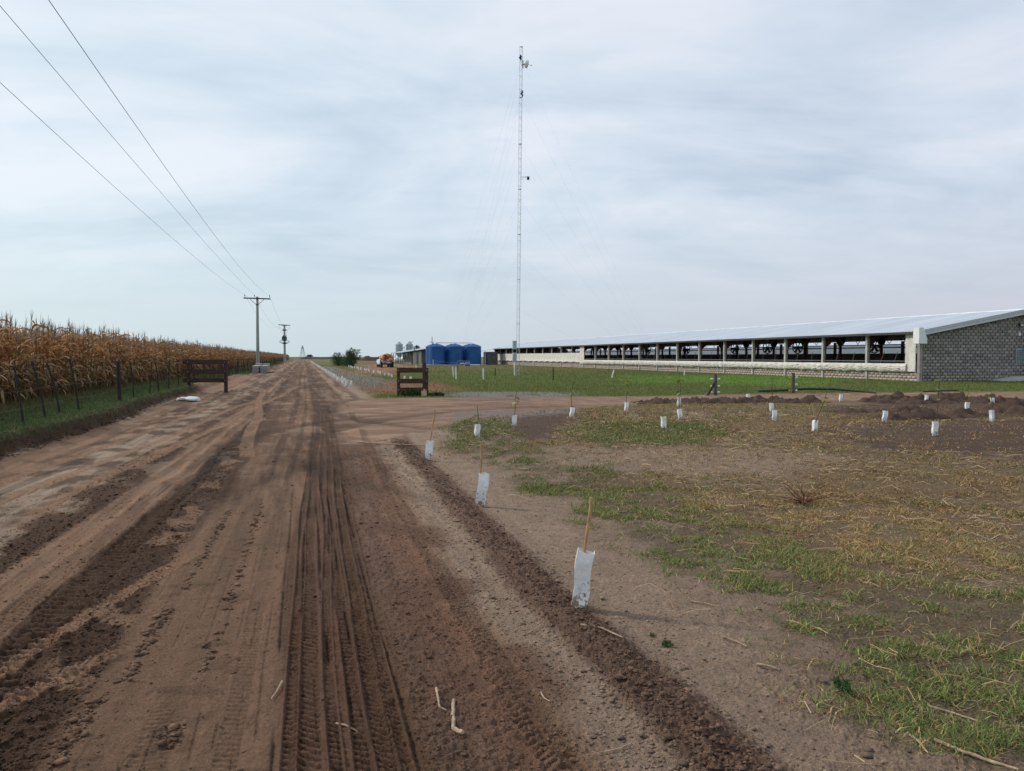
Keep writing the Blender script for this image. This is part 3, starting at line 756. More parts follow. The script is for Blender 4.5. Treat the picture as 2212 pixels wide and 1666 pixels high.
def clods():
    xs, ys, ss = [], [], []
    def put(x, y, s): xs.append(x); ys.append(y); ss.append(s)
    n = 15000; y = 2.3 + RNG.uniform(0, 1, n) ** 1.6 * 12.7
    put(WX + .19 * sstep(2, 26, y) + .06 * fbm(y * .35, y * 0, 3, 2) + RNG.normal(0, 1, n) * np.where(RNG.uniform(0, 1, n) < .3, .26, .10 + .05 * fbm(y * 1.1, y * 0, 3, 171)), y, RNG.gamma(1.2, .0031, n) + .0016)
    n = 12000; y = 2.6 + RNG.uniform(0, 1, n) ** 1.6 * 12
    x = np.where(RNG.uniform(0, 1, n) < .5, RNG.uniform(-1.4, -1.0, n), RNG.uniform(-2.6, -2.1, n))
    put(x, y, RNG.gamma(1.4, .0028, n) + .0015)
    n = 4500; y = 2.4 + RNG.uniform(0, 1, n) ** 1.6 * 8; put(RNG.uniform(-2.4, -.75, n) - .15 * (y - 3), y, RNG.gamma(1.4, .0026, n) + .0015)
    n = 14000; y = 2.3 + RNG.uniform(0, 1, n) ** 1.6 * 11; put(RNG.uniform(.42, 1.4, n), y, RNG.gamma(1.2, .0022, n) + .0012)
    n = 3500; y = 2.3 + RNG.uniform(0, 1, n) ** 1.6 * 10; put(RNG.uniform(-1.0, .45, n), y, RNG.gamma(1.0, .0022, n) + .001)
    n = 7000; y = 2.3 + RNG.uniform(0, 1, n) ** 1.5 * 12; put(RNG.uniform(1.7, 3.6, n), y, RNG.gamma(1.2, .0022, n) + .0012)
    put(A([1.42, 1.50, 1.64, 1.38, 1.72, 1.25, 1.68, .92, 1.60]), A([4.9, 5.6, 4.1, 3.6, 5.1, 4.35, 3.3, 3.1, 6.4]), A([.026, .02, .022, .02, .018, .016, .022, .018, .02]))
    for x0, ya, yb, k in ((-.86, 4.1, 5.2, 90), (-.80, 5.6, 8.5, 90), (-.50, 4.0, 8.8, 110), (-.55, 3.35, 3.55, 40), (-.95, 3.2, 3.9, 60)):
        y = RNG.uniform(ya, yb, k); put(np.repeat(x0 + RNG.normal(0, .016, k) + .01 * (y - ya), 3) + RNG.normal(0, .010, 3 * k), np.repeat(y, 3) + RNG.normal(0, .012, 3 * k), RNG.gamma(1.6, .0042, 3 * k) + .002)
    n = 900; y = 12 + RNG.uniform(0, 1, n) * 22; put(-4.85 - .25 * fbm(y * .12, 0 * y, 2, 5) + RNG.normal(.12, .1, n), y, RNG.gamma(2, .014, n) + .008)
    x = np.concatenate(xs); y = np.concatenate(ys); s = np.minimum(np.concatenate(ss), .024)
    h, C, *_ = fields_at(x, y)
    clod_mesh('soil_clods', x, y, h + s * .25, s, C * RNG.uniform(.55, 1.2, len(x))[:, None], M['clod'], 'crumbled brown soil clods lying along the wheel ruts and the road edge ridge', 'clods')
clods()

# dirt mounds thrown up beside the drive
def dirt_mound(pa, pb, wdt, hh, label, seed):
    a, b = A(G(*pa)), A(G(*pb))
    L = np.linalg.norm(b - a); d = (b - a) / L; s = A([-d[1], d[0]])
    nu, nv = int(L / .06), int(wdt / .06)
    U, Vv = np.meshgrid(np.linspace(0, 1, nu), np.linspace(-1, 1, nv), indexing='ij')
    ed = np.minimum(1, np.minimum(U, 1 - U) * L / (wdt * .5)) ** .6
    P = a + d * (U * L)[..., None] + s * (Vv * wdt / 2)[..., None]
    x, y = P[..., 0], P[..., 1]
    prof = np.clip(1 - Vv ** 2, 0, 1) ** .8 * ed
    nz = fbm(x * 1.1, y * 1.1, 3, seed)
    h = prof * hh * np.clip(.55 + 1.15 * nz, .12, 1.3) + np.maximum(fbm(x * 4, y * 4, 5, seed + 5, .68), -.25) * .17 * np.clip(prof * 3, 0, 1)
    z = macro_h(x, y) - .06 + h * 1.0 + .02 * (prof > .1)
    C = MOUND * (1 + .7 * fbm(x * 3, y * 3, 5, seed + 9, .65))[..., None]
    n, m = x.shape
    i, j = np.meshgrid(np.arange(n - 1), np.arange(m - 1), indexing='ij')
    F = np.stack([i * m + j, i * m + j + 1, (i + 1) * m + j + 1, (i + 1) * m + j], -1).reshape(-1, 4)
    o = np_mesh('dirt_mound', np.stack([x, y, z], -1).reshape(-1, 3), F, M['clod'], np.clip(C, .02, .3).reshape(-1, 3), smooth=False)
    tag(o, label, 'dirt mound', 'mounds of dug soil beside the drive')
dirt_mound((1360, 872), (1790, 872), 1.6, .24, 'low red brown soil mound along the drive edge, behind the middle white tree guards', 201)
dirt_mound((1860, 873), (2215, 871), 2.4, .32, 'widest brown soil mound, rising in front of the block gable', 211)
dirt_mound((1790, 893), (2010, 889), 1.1, .24, 'low dark soil mound left of the white guards in the tilled strip', 221)
dirt_mound((1890, 908), (2130, 904), 1.2, .30, 'darkest soil mound at the near edge of the dug strip', 231)
dirt_mound((2130, 897), (2330, 893), 1.6, .32, 'brown soil mound running out of the photo on the right', 241)
# ------------------------------------------------------------------ the maize field
def ribbon(pts, wid, side):
    """pts (k,3), wid (k,), side (k,3) -> verts, quads"""
    k = len(pts)
    V = np.empty((2 * k, 3)); V[0::2] = pts - side * wid[:, None] / 2; V[1::2] = pts + side * wid[:, None] / 2
    F = np.array([[2 * i, 2 * i + 1, 2 * i + 3, 2 * i + 2] for i in range(k - 1)])
    return V, F

def corn_plant(rng, lod=0):
    Vs, Fs, Cs = [], [], []; n = 0
    def add(V, F, c):
        nonlocal n
        Vs.append(V); Fs.append(F + n); Cs.append(np.repeat(A(c)[None], len(V), 0) if np.ndim(c) == 1 else c); n += len(V)
    H = rng.uniform(1.7, 2.2)
    bend = A([rng.normal(0, .10), rng.normal(0, .10)])
    def axis(h): return A([bend[0] * (h / H) ** 2, bend[1] * (h / H) ** 2, h])
    # stalk
    ks = 4 if lod == 0 else 2
    hs = np.linspace(0, H, ks)
    ring = []
    ns = 4 if lod == 0 else 3
    for h in hs:
        r = .014 * (1 - .55 * h / H)
        for q in range(ns):
            a = 2 * PI * q / ns
            ring.append(axis(h) + A([r * math.cos(a), r * math.sin(a), 0]))
    F = np.array([[i * ns + q, i * ns + (q + 1) % ns, (i + 1) * ns + (q + 1) % ns, (i + 1) * ns + q] for i in range(ks - 1) for q in range(ns)])
    add(A(ring), F, A([.16, .10, .045]) * rng.uniform(.6, 1.3))
    # leaves
    nl = 13 if lod == 0 else 7
    az0 = rng.uniform(0, 2 * PI)
    seg = 6 if lod == 0 else 4
    for i in range(nl):
        f = i / (nl - 1)
        h0 = .35 + f * (H - .45)
        az = az0 + PI * i + rng.normal(0, .5)
        L = rng.uniform(.45, .8) * (1 - .25 * abs(f - .5))
        up = rng.uniform(.5, 1.25) if f > .45 else rng.uniform(-.3, .6)
        droop = rng.uniform(1.6, 3.6)
        t = np.linspace(0, 1, seg)
        th = up - droop * t ** 1.2
        dl = L / (seg - 1)
        rr = np.concatenate([[0], np.cumsum(np.cos(th[:-1]) * dl)]); zz = np.concatenate([[0], np.cumsum(np.sin(th[:-1]) * dl)])
        w = .062 * np.sin(np.clip(t * .9 + .12, 0, 1) * PI) ** .6 * rng.uniform(.5, 1.15)
        w[-1] = .004
        wob = rng.normal(0, .25) * t ** 2 * .3
        ca, sa = math.cos(az), math.sin(az)
        pts = axis(h0)[None] + np.stack([ca * rr - sa * wob, sa * rr + ca * wob, zz], -1)
        pts[:, 2] = np.maximum(pts[:, 2], .03)
        tw = rng.normal(0, .5) + rng.normal(0, 1.1) * t
        side = np.stack([-sa * np.cos(tw), ca * np.cos(tw), np.sin(tw)], -1)
        V, F = ribbon(pts, w, side)
        u = rng.uniform()
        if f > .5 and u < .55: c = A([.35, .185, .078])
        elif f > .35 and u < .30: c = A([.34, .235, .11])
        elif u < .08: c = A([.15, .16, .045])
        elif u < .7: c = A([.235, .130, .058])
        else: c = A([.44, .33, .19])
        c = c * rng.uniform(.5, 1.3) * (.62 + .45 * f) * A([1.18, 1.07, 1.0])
        add(V, F, c)
    # ear in its husk
    if lod == 0 and rng.uniform() < .9:
        az = rng.uniform(0, 2 * PI); h0 = rng.uniform(.85, 1.2)
        p0 = axis(h0); d = A([math.cos(az) * .8, math.sin(az) * .8, rng.uniform(-.9, .5)]); d /= np.linalg.norm(d)
        sd = A([-math.sin(az), math.cos(az), 0]); nn = np.cross(d, sd)
        ring = []
        for t, r in ((0, .008), (.3, .028), (.7, .024), (1, .006)):
            for q in range(5):
                a = 2 * PI * q / 5
                ring.append(p0 + d * (.02 + .2 * t) + (sd * math.cos(a) + nn * math.sin(a)) * r)
        F = np.array([[i * 5 + q, i * 5 + (q + 1) % 5, (i + 1) * 5 + (q + 1) % 5, (i + 1) * 5 + q] for i in range(3) for q in range(5)])
        add(A(ring), F, A([.45, .35, .20]) * rng.uniform(.6, 1.1))
    # tassel
    nt_ = 7 if lod == 0 else 3
    for i in range(nt_):
        az = rng.uniform(0, 2 * PI); sp = rng.uniform(.05, .55) if i else .03
        L = rng.uniform(.2, .36) if i else rng.uniform(.34, .5)
        t = np.linspace(0, 1, 3)
        pts = axis(H)[None] + np.stack([math.cos(az) * sp * L * t ** 1.4, math.sin(az) * sp * L * t ** 1.4, L * t * (1 - .25 * sp * t)], -1)
        side = np.repeat(A([[-math.sin(az), math.cos(az), 0]]), 3, 0)
        V, F = ribbon(pts, A([.010, .013, .004]) * (1 if lod == 0 else 1.9), side)
        add(V, F, A([.24, .17, .13]) * rng.uniform(.7, 1.25))
    return np.concatenate(Vs), np.concatenate(Fs), np.concatenate(Cs)

CORN = [corn_plant(np.random.default_rng(500 + i)) for i in range(16)]
CORN_LOD = [corn_plant(np.random.default_rng(700 + i), 1) for i in range(10)]
CX0 = -7.75                                    # first row of the field

def corn_stuff(name, xs, ys, protos, label):
    zs = macro_h(xs, ys)
    Vs, Fs, Cs = [], [], []; n = 0
    which = RNG.integers(0, len(protos), len(xs))
    for k, (V, F, C) in enumerate(protos):
        m = which == k
        c = int(m.sum())
        if not c: continue
        a = RNG.uniform(0, 2 * PI, c); ca, sa = np.cos(a)[:, None], np.sin(a)[:, None]
        s = RNG.uniform(.90, 1.10, c)[:, None]
        X = (V[None, :, 0] * ca - V[None, :, 1] * sa) * s + xs[m][:, None]
        Y = (V[None, :, 0] * sa + V[None, :, 1] * ca) * s + ys[m][:, None]
        Z = V[None, :, 2] * s + zs[m][:, None]
        Vs.append(np.stack([X, Y, Z], -1).reshape(-1, 3))
        Fs.append((F[None] + (np.arange(c) * len(V))[:, None, None]).reshape(-1, 4) + n)
        Cs.append((C[None] * RNG.uniform(.75, 1.2, c)[:, None, None]).reshape(-1, 3)); n += c * len(V)
    return np.concatenate(Vs), np.concatenate(Fs), np.concatenate(Cs)

def corn_field():
    # the three hundred plants that show largest: front rows nearest the viewer, one object each
    protos = []
    for k, (V, F, C) in enumerate(CORN):
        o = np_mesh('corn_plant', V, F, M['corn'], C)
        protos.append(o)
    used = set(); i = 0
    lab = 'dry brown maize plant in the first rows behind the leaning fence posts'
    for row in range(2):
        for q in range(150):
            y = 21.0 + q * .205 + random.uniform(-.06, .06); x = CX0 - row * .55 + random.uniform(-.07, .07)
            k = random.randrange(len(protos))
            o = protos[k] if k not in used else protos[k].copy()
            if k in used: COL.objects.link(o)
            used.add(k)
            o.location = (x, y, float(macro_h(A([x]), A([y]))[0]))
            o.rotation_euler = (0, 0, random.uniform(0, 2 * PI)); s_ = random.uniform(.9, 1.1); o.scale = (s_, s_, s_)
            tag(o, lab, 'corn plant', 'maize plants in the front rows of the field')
    xs, ys = [], []
    for row in range(11):
        y = np.arange(13, 95, .21) if row > 1 else np.concatenate([np.arange(13, 20.9, .21), np.arange(51.8, 95, .21)])
        y = y + RNG.uniform(-.07, .07, len(y))
        xs.append(CX0 - .55 * row + RNG.uniform(-.08, .08, len(y))); ys.append(y)
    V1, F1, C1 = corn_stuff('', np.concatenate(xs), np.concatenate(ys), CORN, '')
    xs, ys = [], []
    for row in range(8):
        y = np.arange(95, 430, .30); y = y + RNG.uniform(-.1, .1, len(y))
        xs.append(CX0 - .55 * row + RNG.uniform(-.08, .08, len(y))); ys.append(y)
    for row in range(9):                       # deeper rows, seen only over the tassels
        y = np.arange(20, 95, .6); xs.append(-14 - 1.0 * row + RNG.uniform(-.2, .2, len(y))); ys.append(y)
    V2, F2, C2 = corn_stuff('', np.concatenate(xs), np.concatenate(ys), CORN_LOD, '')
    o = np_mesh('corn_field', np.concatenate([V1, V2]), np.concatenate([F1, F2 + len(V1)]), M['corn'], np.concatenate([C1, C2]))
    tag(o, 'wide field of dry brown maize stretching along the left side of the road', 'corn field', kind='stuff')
corn_field()

# ------------------------------------------------------------------ left fence
def left_fence():
    ft = empty('wire_fence', (-5.35, 18, 0), 0, 'old dark wooden post and wire fence standing in the weeds between road and corn', 'fence')
    spots = [(-5.35, 17.2, 1.15, .10, .04), (-5.45, 18.9, 1.25, .16, -.02), (-5.55, 20.3, 1.2, .17, .02), (-5.4, 21.3, 1.3, .12, -.03), (-5.3, 25.2, 1.2, .02, .105)]
    y = 27.3
    while len(spots) < 98:
        spots.append((-5.35 + random.uniform(-.1, .1), y, random.uniform(.95, 1.25), random.gauss(0, .10), .09 if len(spots) % 8 == 4 else random.uniform(.03, .045)))
        y += random.uniform(1.3, 3.2) if y < 40 else random.uniform(1.2, 2.1) if y < 90 else 2.3
    for x, y, h, lean, w in spots:
        w = max(.035, abs(w)) if w > .03 else .045
        z = hgt(x, y)
        mb = MB()
        top = Vector((x - lean * h * 1.3, y - .02, z + h))
        mid = Vector((x - lean * h * .6 + random.uniform(-.02, .02), y, z + h * .5))
        b0 = Vector((x, y, z - .15))
        mb.tube([b0, mid, top], [w * .62, w * .56, w * .5], 7)
        mb.build('fence_post', M['darkpost'], ft, smooth=True).location = (5.35, -18, 0)
    for hz in (.35, .7, 1.05):
        pts = []
        for yy in np.arange(14, 190, 3.0):
            pts.append((-5.35, yy, float(macro_h(A([-5.35]), A([yy]))[0]) + hz - .02 * (int(yy) % 2)))
        MB().tube(pts, .0018, 4).build('fence_wire', M['wire'], ft).location = (5.35, -18, 0)
left_fence()

def broken_stake():
    x, y = G(346, 826, .2)
    mb = MB(); mb.tube([(0, 0, -.1), (.05, 0, .35), (.10, .01, .62)], [.035, .032, .025], 7)
    tag(mb.build('broken_stake', M['postwood'], loc=(x, y, hgt(x, y))), 'short pale broken stake leaning in the weeds left of the wooden wing', 'stake')
broken_stake()

# ------------------------------------------------------------------ power line
def insulator(o, x, z, pin=.14):
    ins = MB().lathe([(.012, 0), (.012, pin), (.05, pin), (.055, pin + .05), (.03, pin + .07), (.05, pin + .10), (.045, pin + .15), (.02, pin + .19)], (x, 0, z), 10)
    return ins.build('insulator', M['porcelain'], o, smooth=True)

def power_poles():
    x1, y1 = -5.15, 94.6
    z1 = hgt(x1, y1)
    p = empty('utility_pole', (x1, y1, z1), 0, 'nearer grey concrete utility pole with braced crossarm and three insulators', 'utility pole')
    MB().tube([(0, 0, -.4), (0, 0, 4.2), (.02, 0, 8.45)], [.21, .17, .13], 14).build('shaft', M['pole'], p, smooth=True)
    MB().bar((-1.5, -.16, 8.25), (1.5, -.16, 8.2), .16, .14).build('crossarm', M['arm'], p, bevel=.015)
    for sx in (-1, 1):
        MB().bar((sx * .78, -.17, 8.14), (sx * .1, -.17, 7.5), .05).build('brace', M['arm'], p)
    for xi in (-1.36, -.30, 1.38):
        insulator(p, xi, 8.31).location = (0, -.16, 0)
    MB().tube([(0, 0, 7.45), (0, 0, 7.56)], .165, 14).build('collar', M['dark_steel'], p, smooth=True)
    x2, y2 = -4.95, 219.0
    z2 = hgt(x2, y2)
    q = empty('transformer_pole', (x2, y2, z2), 0, 'farther utility pole carrying a transformer on a platform beside the road', 'utility pole')
    MB().tube([(0, 0, -.4), (0, 0, 5), (0, 0, 10.3)], [.33, .29, .22], 14).build('shaft', M['pole'], q, smooth=True)
    MB().prism([(-1.55, 10.32), (1.55, 10.18), (1.55, 10.05), (.3, 9.95), (-.3, 9.95), (-1.55, 10.19)], -.12, .12).build('crossarm', M['arm'], q)
    MB().box((0, 0, 8.72), (1.0, .5, .22)).box((-.35, 0, 8.95), (.12, .4, .35)).box((.35, 0, 8.95), (.12, .4, .35)).build('fuse_bracket', M['arm'], q)
    pf = MB()
    pf.bar((-1.25, -.1, 5.85), (1.25, -.1, 5.85), .5, .12).bar((-1.25, -.1, 5.35), (1.25, -.1, 5.35), .5, .08)
    pf.bar((-1.2, -.1, 5.35), (-1.2, -.1, 5.85), .12).bar((1.2, -.1, 5.35), (1.2, -.1, 5.85), .12)
    pf.prism([(-1.1, 5.33), (1.1, 5.33), (.35, 5.0), (-.35, 5.0)], -.3, .1)
    pf.build('platform', M['arm'], q)
    tr = MB().box((-.05, .05, 6.55), (1.0, .75, 1.2)).build('transformer', mat('transformer_green', (.05, .09, .09), .6, .2, 3), q, bevel=.04)
    fin = MB()
    for k in range(6): fin.box((-.62, -.2 + k * .1, 6.5), (.16, .05, .9)).box((.52, -.2 + k * .1, 6.5), (.16, .05, .9))
    fin.build('cooling_fins', M['arm'], tr)
    for k, xx in enumerate((-.35, .05, .45)):
        MB().lathe([(.05, 0), (.10, .06), (.06, .12), (.10, .18), (.06, .24), (.03, .4)], (xx, 0, 7.15), 10).build('bushing', M['porcelain'], tr, smooth=True)
    for sx in (-1, 1):
        MB().tube([(sx * 1.45, 0, 10.1), (sx * 1.3, 0, 9.3), (sx * .85, 0, 8.95), (sx * .5, 0, 9.1)], .018, 5).build('jumper_wire', M['wire'], q)
        MB().tube([(sx * .5, 0, 9.0), (sx * .75, 0, 8.6), (sx * .7, 0, 8.1), (sx * .45, 0, 7.6)], .025, 5).build('jumper_wire', M['wire'], q)
    # conductors: each hangs in its own curve between poles
    yp = -31.0
    labs = ['left', 'middle', 'right']
    for k, (xi, yq, zq, xt) in enumerate(((-1.36, 19.1, 7.75, -1.45), (-.30, 16.3, 8.2, 0), (1.38, 13.2, 7.15, 1.45))):
        z0 = z1 + 8.31 + .32
        uq = (yq - yp) / (y1 - yp)
        sag = (z0 - zq) / (4 * uq * (1 - uq))
        pts = []
        for t in np.linspace(0, 1, 60):
            pts.append((x1 + xi, yp + (y1 - .16 - yp) * t, z0 - sag * 4 * t * (1 - t)))
        n0 = len(pts)
        o = MB().tube(pts, .0065, 5).build('power_line', M['wire'])
        tag(o, ('leftmost', 'middle', 'rightmost')[k] + ' overhead wire crossing the sky from the top left to the nearer pole', 'power line', 'overhead wires')
        pts = []
        for t in np.linspace(0, 1, 40):
            pts.append((x1 + xi + (x2 + xt - x1 - xi) * t, y1 + (y2 - y1) * t, z0 + (z2 + 10.35 - z0) * t - 2.1 * 4 * t * (1 - t)))
        o = MB().tube(pts, .008, 5).build('power_line', M['wire'])
        tag(o, ('leftmost', 'middle', 'rightmost')[k] + ' sagging wire strung between the nearer pole and the transformer pole', 'power line', 'overhead wires')
power_poles()

# ------------------------------------------------------------------ stacked concrete slabs
def slab_stack():
    mb = MB()
    mb.box((0, 0, .110), (.66, 2.5, .072)); mb.box((0, -.9, .037), (.5, .12, .076)); mb.box((0, .9, .037), (.5, .12, .076)); mb.box((0, 0, .037), (.1, 2.36, .076)); mb.box((0, -1.15, .037), (.54, .05, .076)); mb.box((0, 1.15, .037), (.54, .05, .076))  # middle and end ribs added to block light through the gaps
    p = mb.build('concrete_slab', M['concrete'], bevel=.028)
    x0, y0 = -4.45, 77.6
    first = True
    for c in range(2):
        for g in range(3):
            for k in range(5 if g < 2 else 6):
                o = p if first else p.copy()
                if not first: COL.objects.link(o)
                first = False
                xx = x0 + c * .73 + random.uniform(-.02, .02) - .02 * g; yy = y0 + 1.25 + g * 2.65 + random.uniform(-.03, .03)
                o.location = (xx, yy, hgt(x0, y0) - .02 + k * .146)
                o.rotation_euler = (0, 0, random.uniform(-.012, .012))
                tag(o, 'grey concrete slab in the stack at the foot of the crossarm pole', 'concrete slab', 'stacked concrete slabs by the pole', 'thing')
slab_stack()

# ------------------------------------------------------------------ white bag on the verge
def white_bag():
    x, y = G(408, 862, .05)
    V = ICO2_V.copy()
    V, F = _subdiv(ICO2_V, ICO2_F)
    n = fbm(V[:, 0] * 1.6 + V[:, 2], V[:, 1] * 1.6 + V[:, 2] * .7, 4, 300)
    V = V * (1 + .45 * n)[:, None] * A([.44, .24, .12])
    pinch = np.exp(-((V[:, 0] + .14) / .10) ** 2)
    V[:, 1] *= 1 - .45 * pinch; V[:, 2] *= 1 - .45 * pinch
    V[:, 2] = np.maximum(V[:, 2], -.06)
    o = np_mesh('white_sack', V, F, M['bag'], None, smooth=True)
    o.location = (x, y, hgt(x, y) + .07); o.rotation_euler = (0, 0, -.45)
    tag(o, 'crumpled white sack lying on the bank in front of the left wooden wing', 'sack')
white_bag()

# ------------------------------------------------------------------ wooden wings of the cattle guard
def wing(a, b, zr, hp, pw, over, lab, posts_h, rails=3, th=.035):
    a, b = Vector((a[0], a[1], 0)), Vector((b[0], b[1], 0))
    d = (b - a).normalized(); L = (b - a).length
    rz = math.atan2(d.y, d.x)
    r = empty('cattle_guard_wing', (a.x, a.y, hgt(a.x, a.y)), rz, lab, 'wooden wing', 'wooden wings of the cattle guard')
    zb = hgt(b.x, b.y) - hgt(a.x, a.y)
    for xx, z0, hh in ((0, 0, posts_h[0]), (L, zb, posts_h[1])):
        MB().box((xx, 0, z0 + (hh - .2) / 2), (pw, pw, hh + .2)).build('post', M['plank'], r, bevel=.008)
    for z, h in zr:
        rl = MB().bar((-over[0], -pw / 2 - th / 2 - .002, z), (L + over[1], -pw / 2 - th / 2 - .002, z + random.uniform(-.01, .01)), th, h)
        o = rl.build('rail', M['plank'], r, bevel=.006)
        bt = MB()
        for xx in (0, L):
            bt.lathe([(.014, 0), (.014, .012)], (xx, z, -(-pw / 2 - th - .002)), 8)
        bo = bt.build('bolts', M['steel'], o); bo.rotation_euler = (PI / 2, 0, 0)
    return r
wing((3.72, 31.35), (4.84, 31.15), [(1.06, .20), (.62, .19), (.18 + .08, .19)], 1.16, .12, (.06, .06), 'brown wooden wing of three planks on two posts right of the road', (1.13, 1.13))
wing((-4.95, 37.0), (-3.35, 36.4), [(1.10, .20), (.68, .19), (.28, .19)], 1.3, .13, (.25, .06), 'brown wooden wing of three planks beside the corn on the left', (1.22, 1.42))
x, y = 5.05, 33.2
tag(MB().box((0, 0, .62), (.16, .16, 1.55)).build('gate_post', M['plank'], bevel=.01, loc=(x, y, hgt(x, y) - .05)), 'dark square gate post rising behind the right wooden wing', 'gate post')

def leaf_cloud(n, ctr, rad3, size, cols, hollow=.0, rng=None, shape=1.0, up=.2):
    """leaf-sized faces through an uneven volume -> V,F,C"""
    rng = rng or RNG
    d = rng.normal(0, 1, (n, 3)); d /= np.linalg.norm(d, axis=1)[:, None]
    r = rng.uniform(hollow, 1, n) ** (1 / 2.2)
    P = d * r[:, None]
    lump = fbm(P[:, 0] * 1.9 + P[:, 2] * .8, P[:, 1] * 1.9 - P[:, 2] * .9, 3, int(rng.integers(1, 9999)))
    P = P * (1 + .55 * lump)[:, None]
    keep = lump + rng.normal(0, .18, n) > -.28
    P = P[keep]; n = len(P)
    P = P * A(rad3) + A(ctr)
    a = rng.normal(0, 1, (n, 3)); a[:, 2] = a[:, 2] * .6 + up; a /= np.linalg.norm(a, axis=1)[:, None]
    b = np.cross(a, rng.normal(0, 1, (n, 3))); b /= np.linalg.norm(b, axis=1)[:, None]
    s = size * rng.uniform(.6, 1.5, n)[:, None]
    V = np.stack([P - a * s, P - b * s * .42, P + a * s, P + b * s * .42], 1)
    F = (np.arange(n) * 4)[:, None] + np.arange(4)[None]
    c = A(cols)[rng.integers(0, len(cols), n)] * rng.uniform(.6, 1.4, n)[:, None]
    return V.reshape(-1, 3), F, np.repeat(c[:, None], 4, 1).reshape(-1, 3)

def join_np(parts):
    n = 0; Vs, Fs, Cs = [], [], []
    for V, F, C in parts:
        Vs.append(V); Fs.append(F + n); Cs.append(C); n += len(V)
    return np.concatenate(Vs), np.concatenate(Fs), np.concatenate(Cs)

GREENS = [(.035, .075, .022), (.06, .11, .03), (.025, .05, .018)]
# weeds and a jug at the foot of the right wing
x, y = 4.35, 31.0
V, F, C = join_np([leaf_cloud(500, (dx, 0, .10 * k), (.22, .15, .16 * k), .045, GREENS + [(.12, .12, .06)]) for dx, k in ((-.3, .9), (0, 1.2), (.25, 1), (.8, .5), (1.1, .5))])
o = np_mesh('weed_clump', V, F, M['leaf'], C); o.location = (x - .1, y, hgt(x, y) + .02)
tag(o, 'green weeds growing at the foot of the right wooden wing', 'weeds')
x, y = 4.68, 30.95
j = MB().box((0, 0, .12), (.22, .15, .24)).box((.02, 0, .275), (.07, .06, .07)).bar((-.09, 0, .26), (.06, 0, .3), .025).bar((-.09, 0, .22), (-.09, 0, .27), .025)
tag(j.build('plastic_jug', M['jug'], bevel=.015, loc=(x, y, hgt(x, y) - .01)), 'cream plastic jug standing against the right post of the right wooden wing', 'jug')
# ------------------------------------------------------------------ carton tree guards, stakes, saplings
def carton_mesh(h, w, d, seed, collapse=.0):
    """open four-sided carton sleeve with a little thickness, dented"""
    r = random.Random(seed); nz = 6
    mb = MB()
    def ring(t, sgn):
        z = h * t; k = .94 + .09 * t + .02 * math.sin(t * 5 + seed); ww, dd = w * k, d * (1 - .35 * (t - .5) ** 2 * collapse * 4)
        if t < .12: ww *= .94; dd *= .9
        e = .0025 if sgn else 0
        ox = .006 * math.sin(seed * 3 + t * 7); oy = .005 * math.cos(seed * 2 + t * 6)
        c = [(-ww / 2 + e, -dd / 2 + e), (0, -dd / 2 - .006 * math.sin(t * 8 + seed) + e), (ww / 2 - e, -dd / 2 + e), (ww / 2 + .004 * math.cos(t * 9) - e, 0), (ww / 2 - e, dd / 2 - e), (0, dd / 2 - e), (-ww / 2 + e, dd / 2 - e), (-ww / 2 + e, 0)]
        return [(x + ox, y + oy, z + (.010 * math.sin(seed + i * 2.1) if t == 1 else 0)) for i, (x, y) in enumerate(c)]
    rings = [ring(i / nz, 0) for i in range(nz + 1)] + [ring(i / nz, 1) for i in range(nz, -1, -1)]
    n = 8; vs = [p for q in rings for p in q]; fs = []
    m = len(rings)
    for i in range(m):
        j = (i + 1) % m
        for k in range(n): fs.append((i * n + k, i * n + (k + 1) % n, j * n + (k + 1) % n, j * n + k))
    mb.add(vs, fs)
    return mb

PROTO = []
for k in range(5):
    o = carton_mesh(.28, .088, .062, k + 1, .2 * k).build('tree_guard', M['carton'], smooth=True, angle=35)
    PROTO.append(o)
_pu = set()
def guard(x, y, h, lx, ly, rz, label, group, k=None, wscale=1.0):
    k = random.randrange(5) if k is None else k
    o = PROTO[k]
    if k in _pu:
        o = o.copy(); COL.objects.link(o)
    _pu.add(k)
    o.location = (x, y, hgt(x, y) - .015)
    o.rotation_euler = (ly, lx, rz)
    s_ = h / .28
    o.scale = (wscale, wscale, s_)
    return tag(o, label, 'tree guard', group)

NEAR = 'white carton tree guards around young trees'
def stake(x, y, H, lx, ly, label, r=.0105):
    mb = MB(); z = hgt(x, y)
    pts = [(0, 0, -.1)]
    for t in np.linspace(0, 1, 7): pts.append((lx * H * t + .006 * math.sin(t * 9), ly * H * t + .004 * math.cos(t * 7), H * t))
    mb.tube(pts, [r] + [r * (1.15 if i in (2, 5) else 1) for i in range(7)], 8)
    return tag(mb.build('cane_stake', M['cane'], smooth=True, loc=(x, y, z)), label, 'stake', 'cane stakes in the tree guards')
# three big guards on the edge of the road
for (px, py, hg, lean, Hs, sl, wh) in ((1250, 1317, .355, .125, .675, .135, 'nearest'), (1038, 1094, .365, .105, .66, .02, 'second nearest'), (924, 995, .32, .13, .78, .15, 'third nearest')):
    x, y = G(px, py)
    guard(x, y, hg, lean, -.05, -.35 - .1 * (px < 1100), {'nearest': 'largest white carton tree guard, leaning at the edge of the clod ridge', 'second nearest': 'pale carton tree guard midway between the two other guards with cane stakes', 'third nearest': 'smallest of the three carton tree guards with cane stakes, by the road bend'}[wh], NEAR, {'nearest': 1, 'second nearest': 2, 'third nearest': 3}[wh], 1.18)
    stake(x + .004, y + .012, Hs, sl, .03, {'nearest': 'yellow cane stake rising from the largest white tree guard', 'second nearest': 'straight cane stake with a dark node in the middle staked tree guard', 'third nearest': 'slanting brown cane stake in the smallest staked tree guard'}[wh])
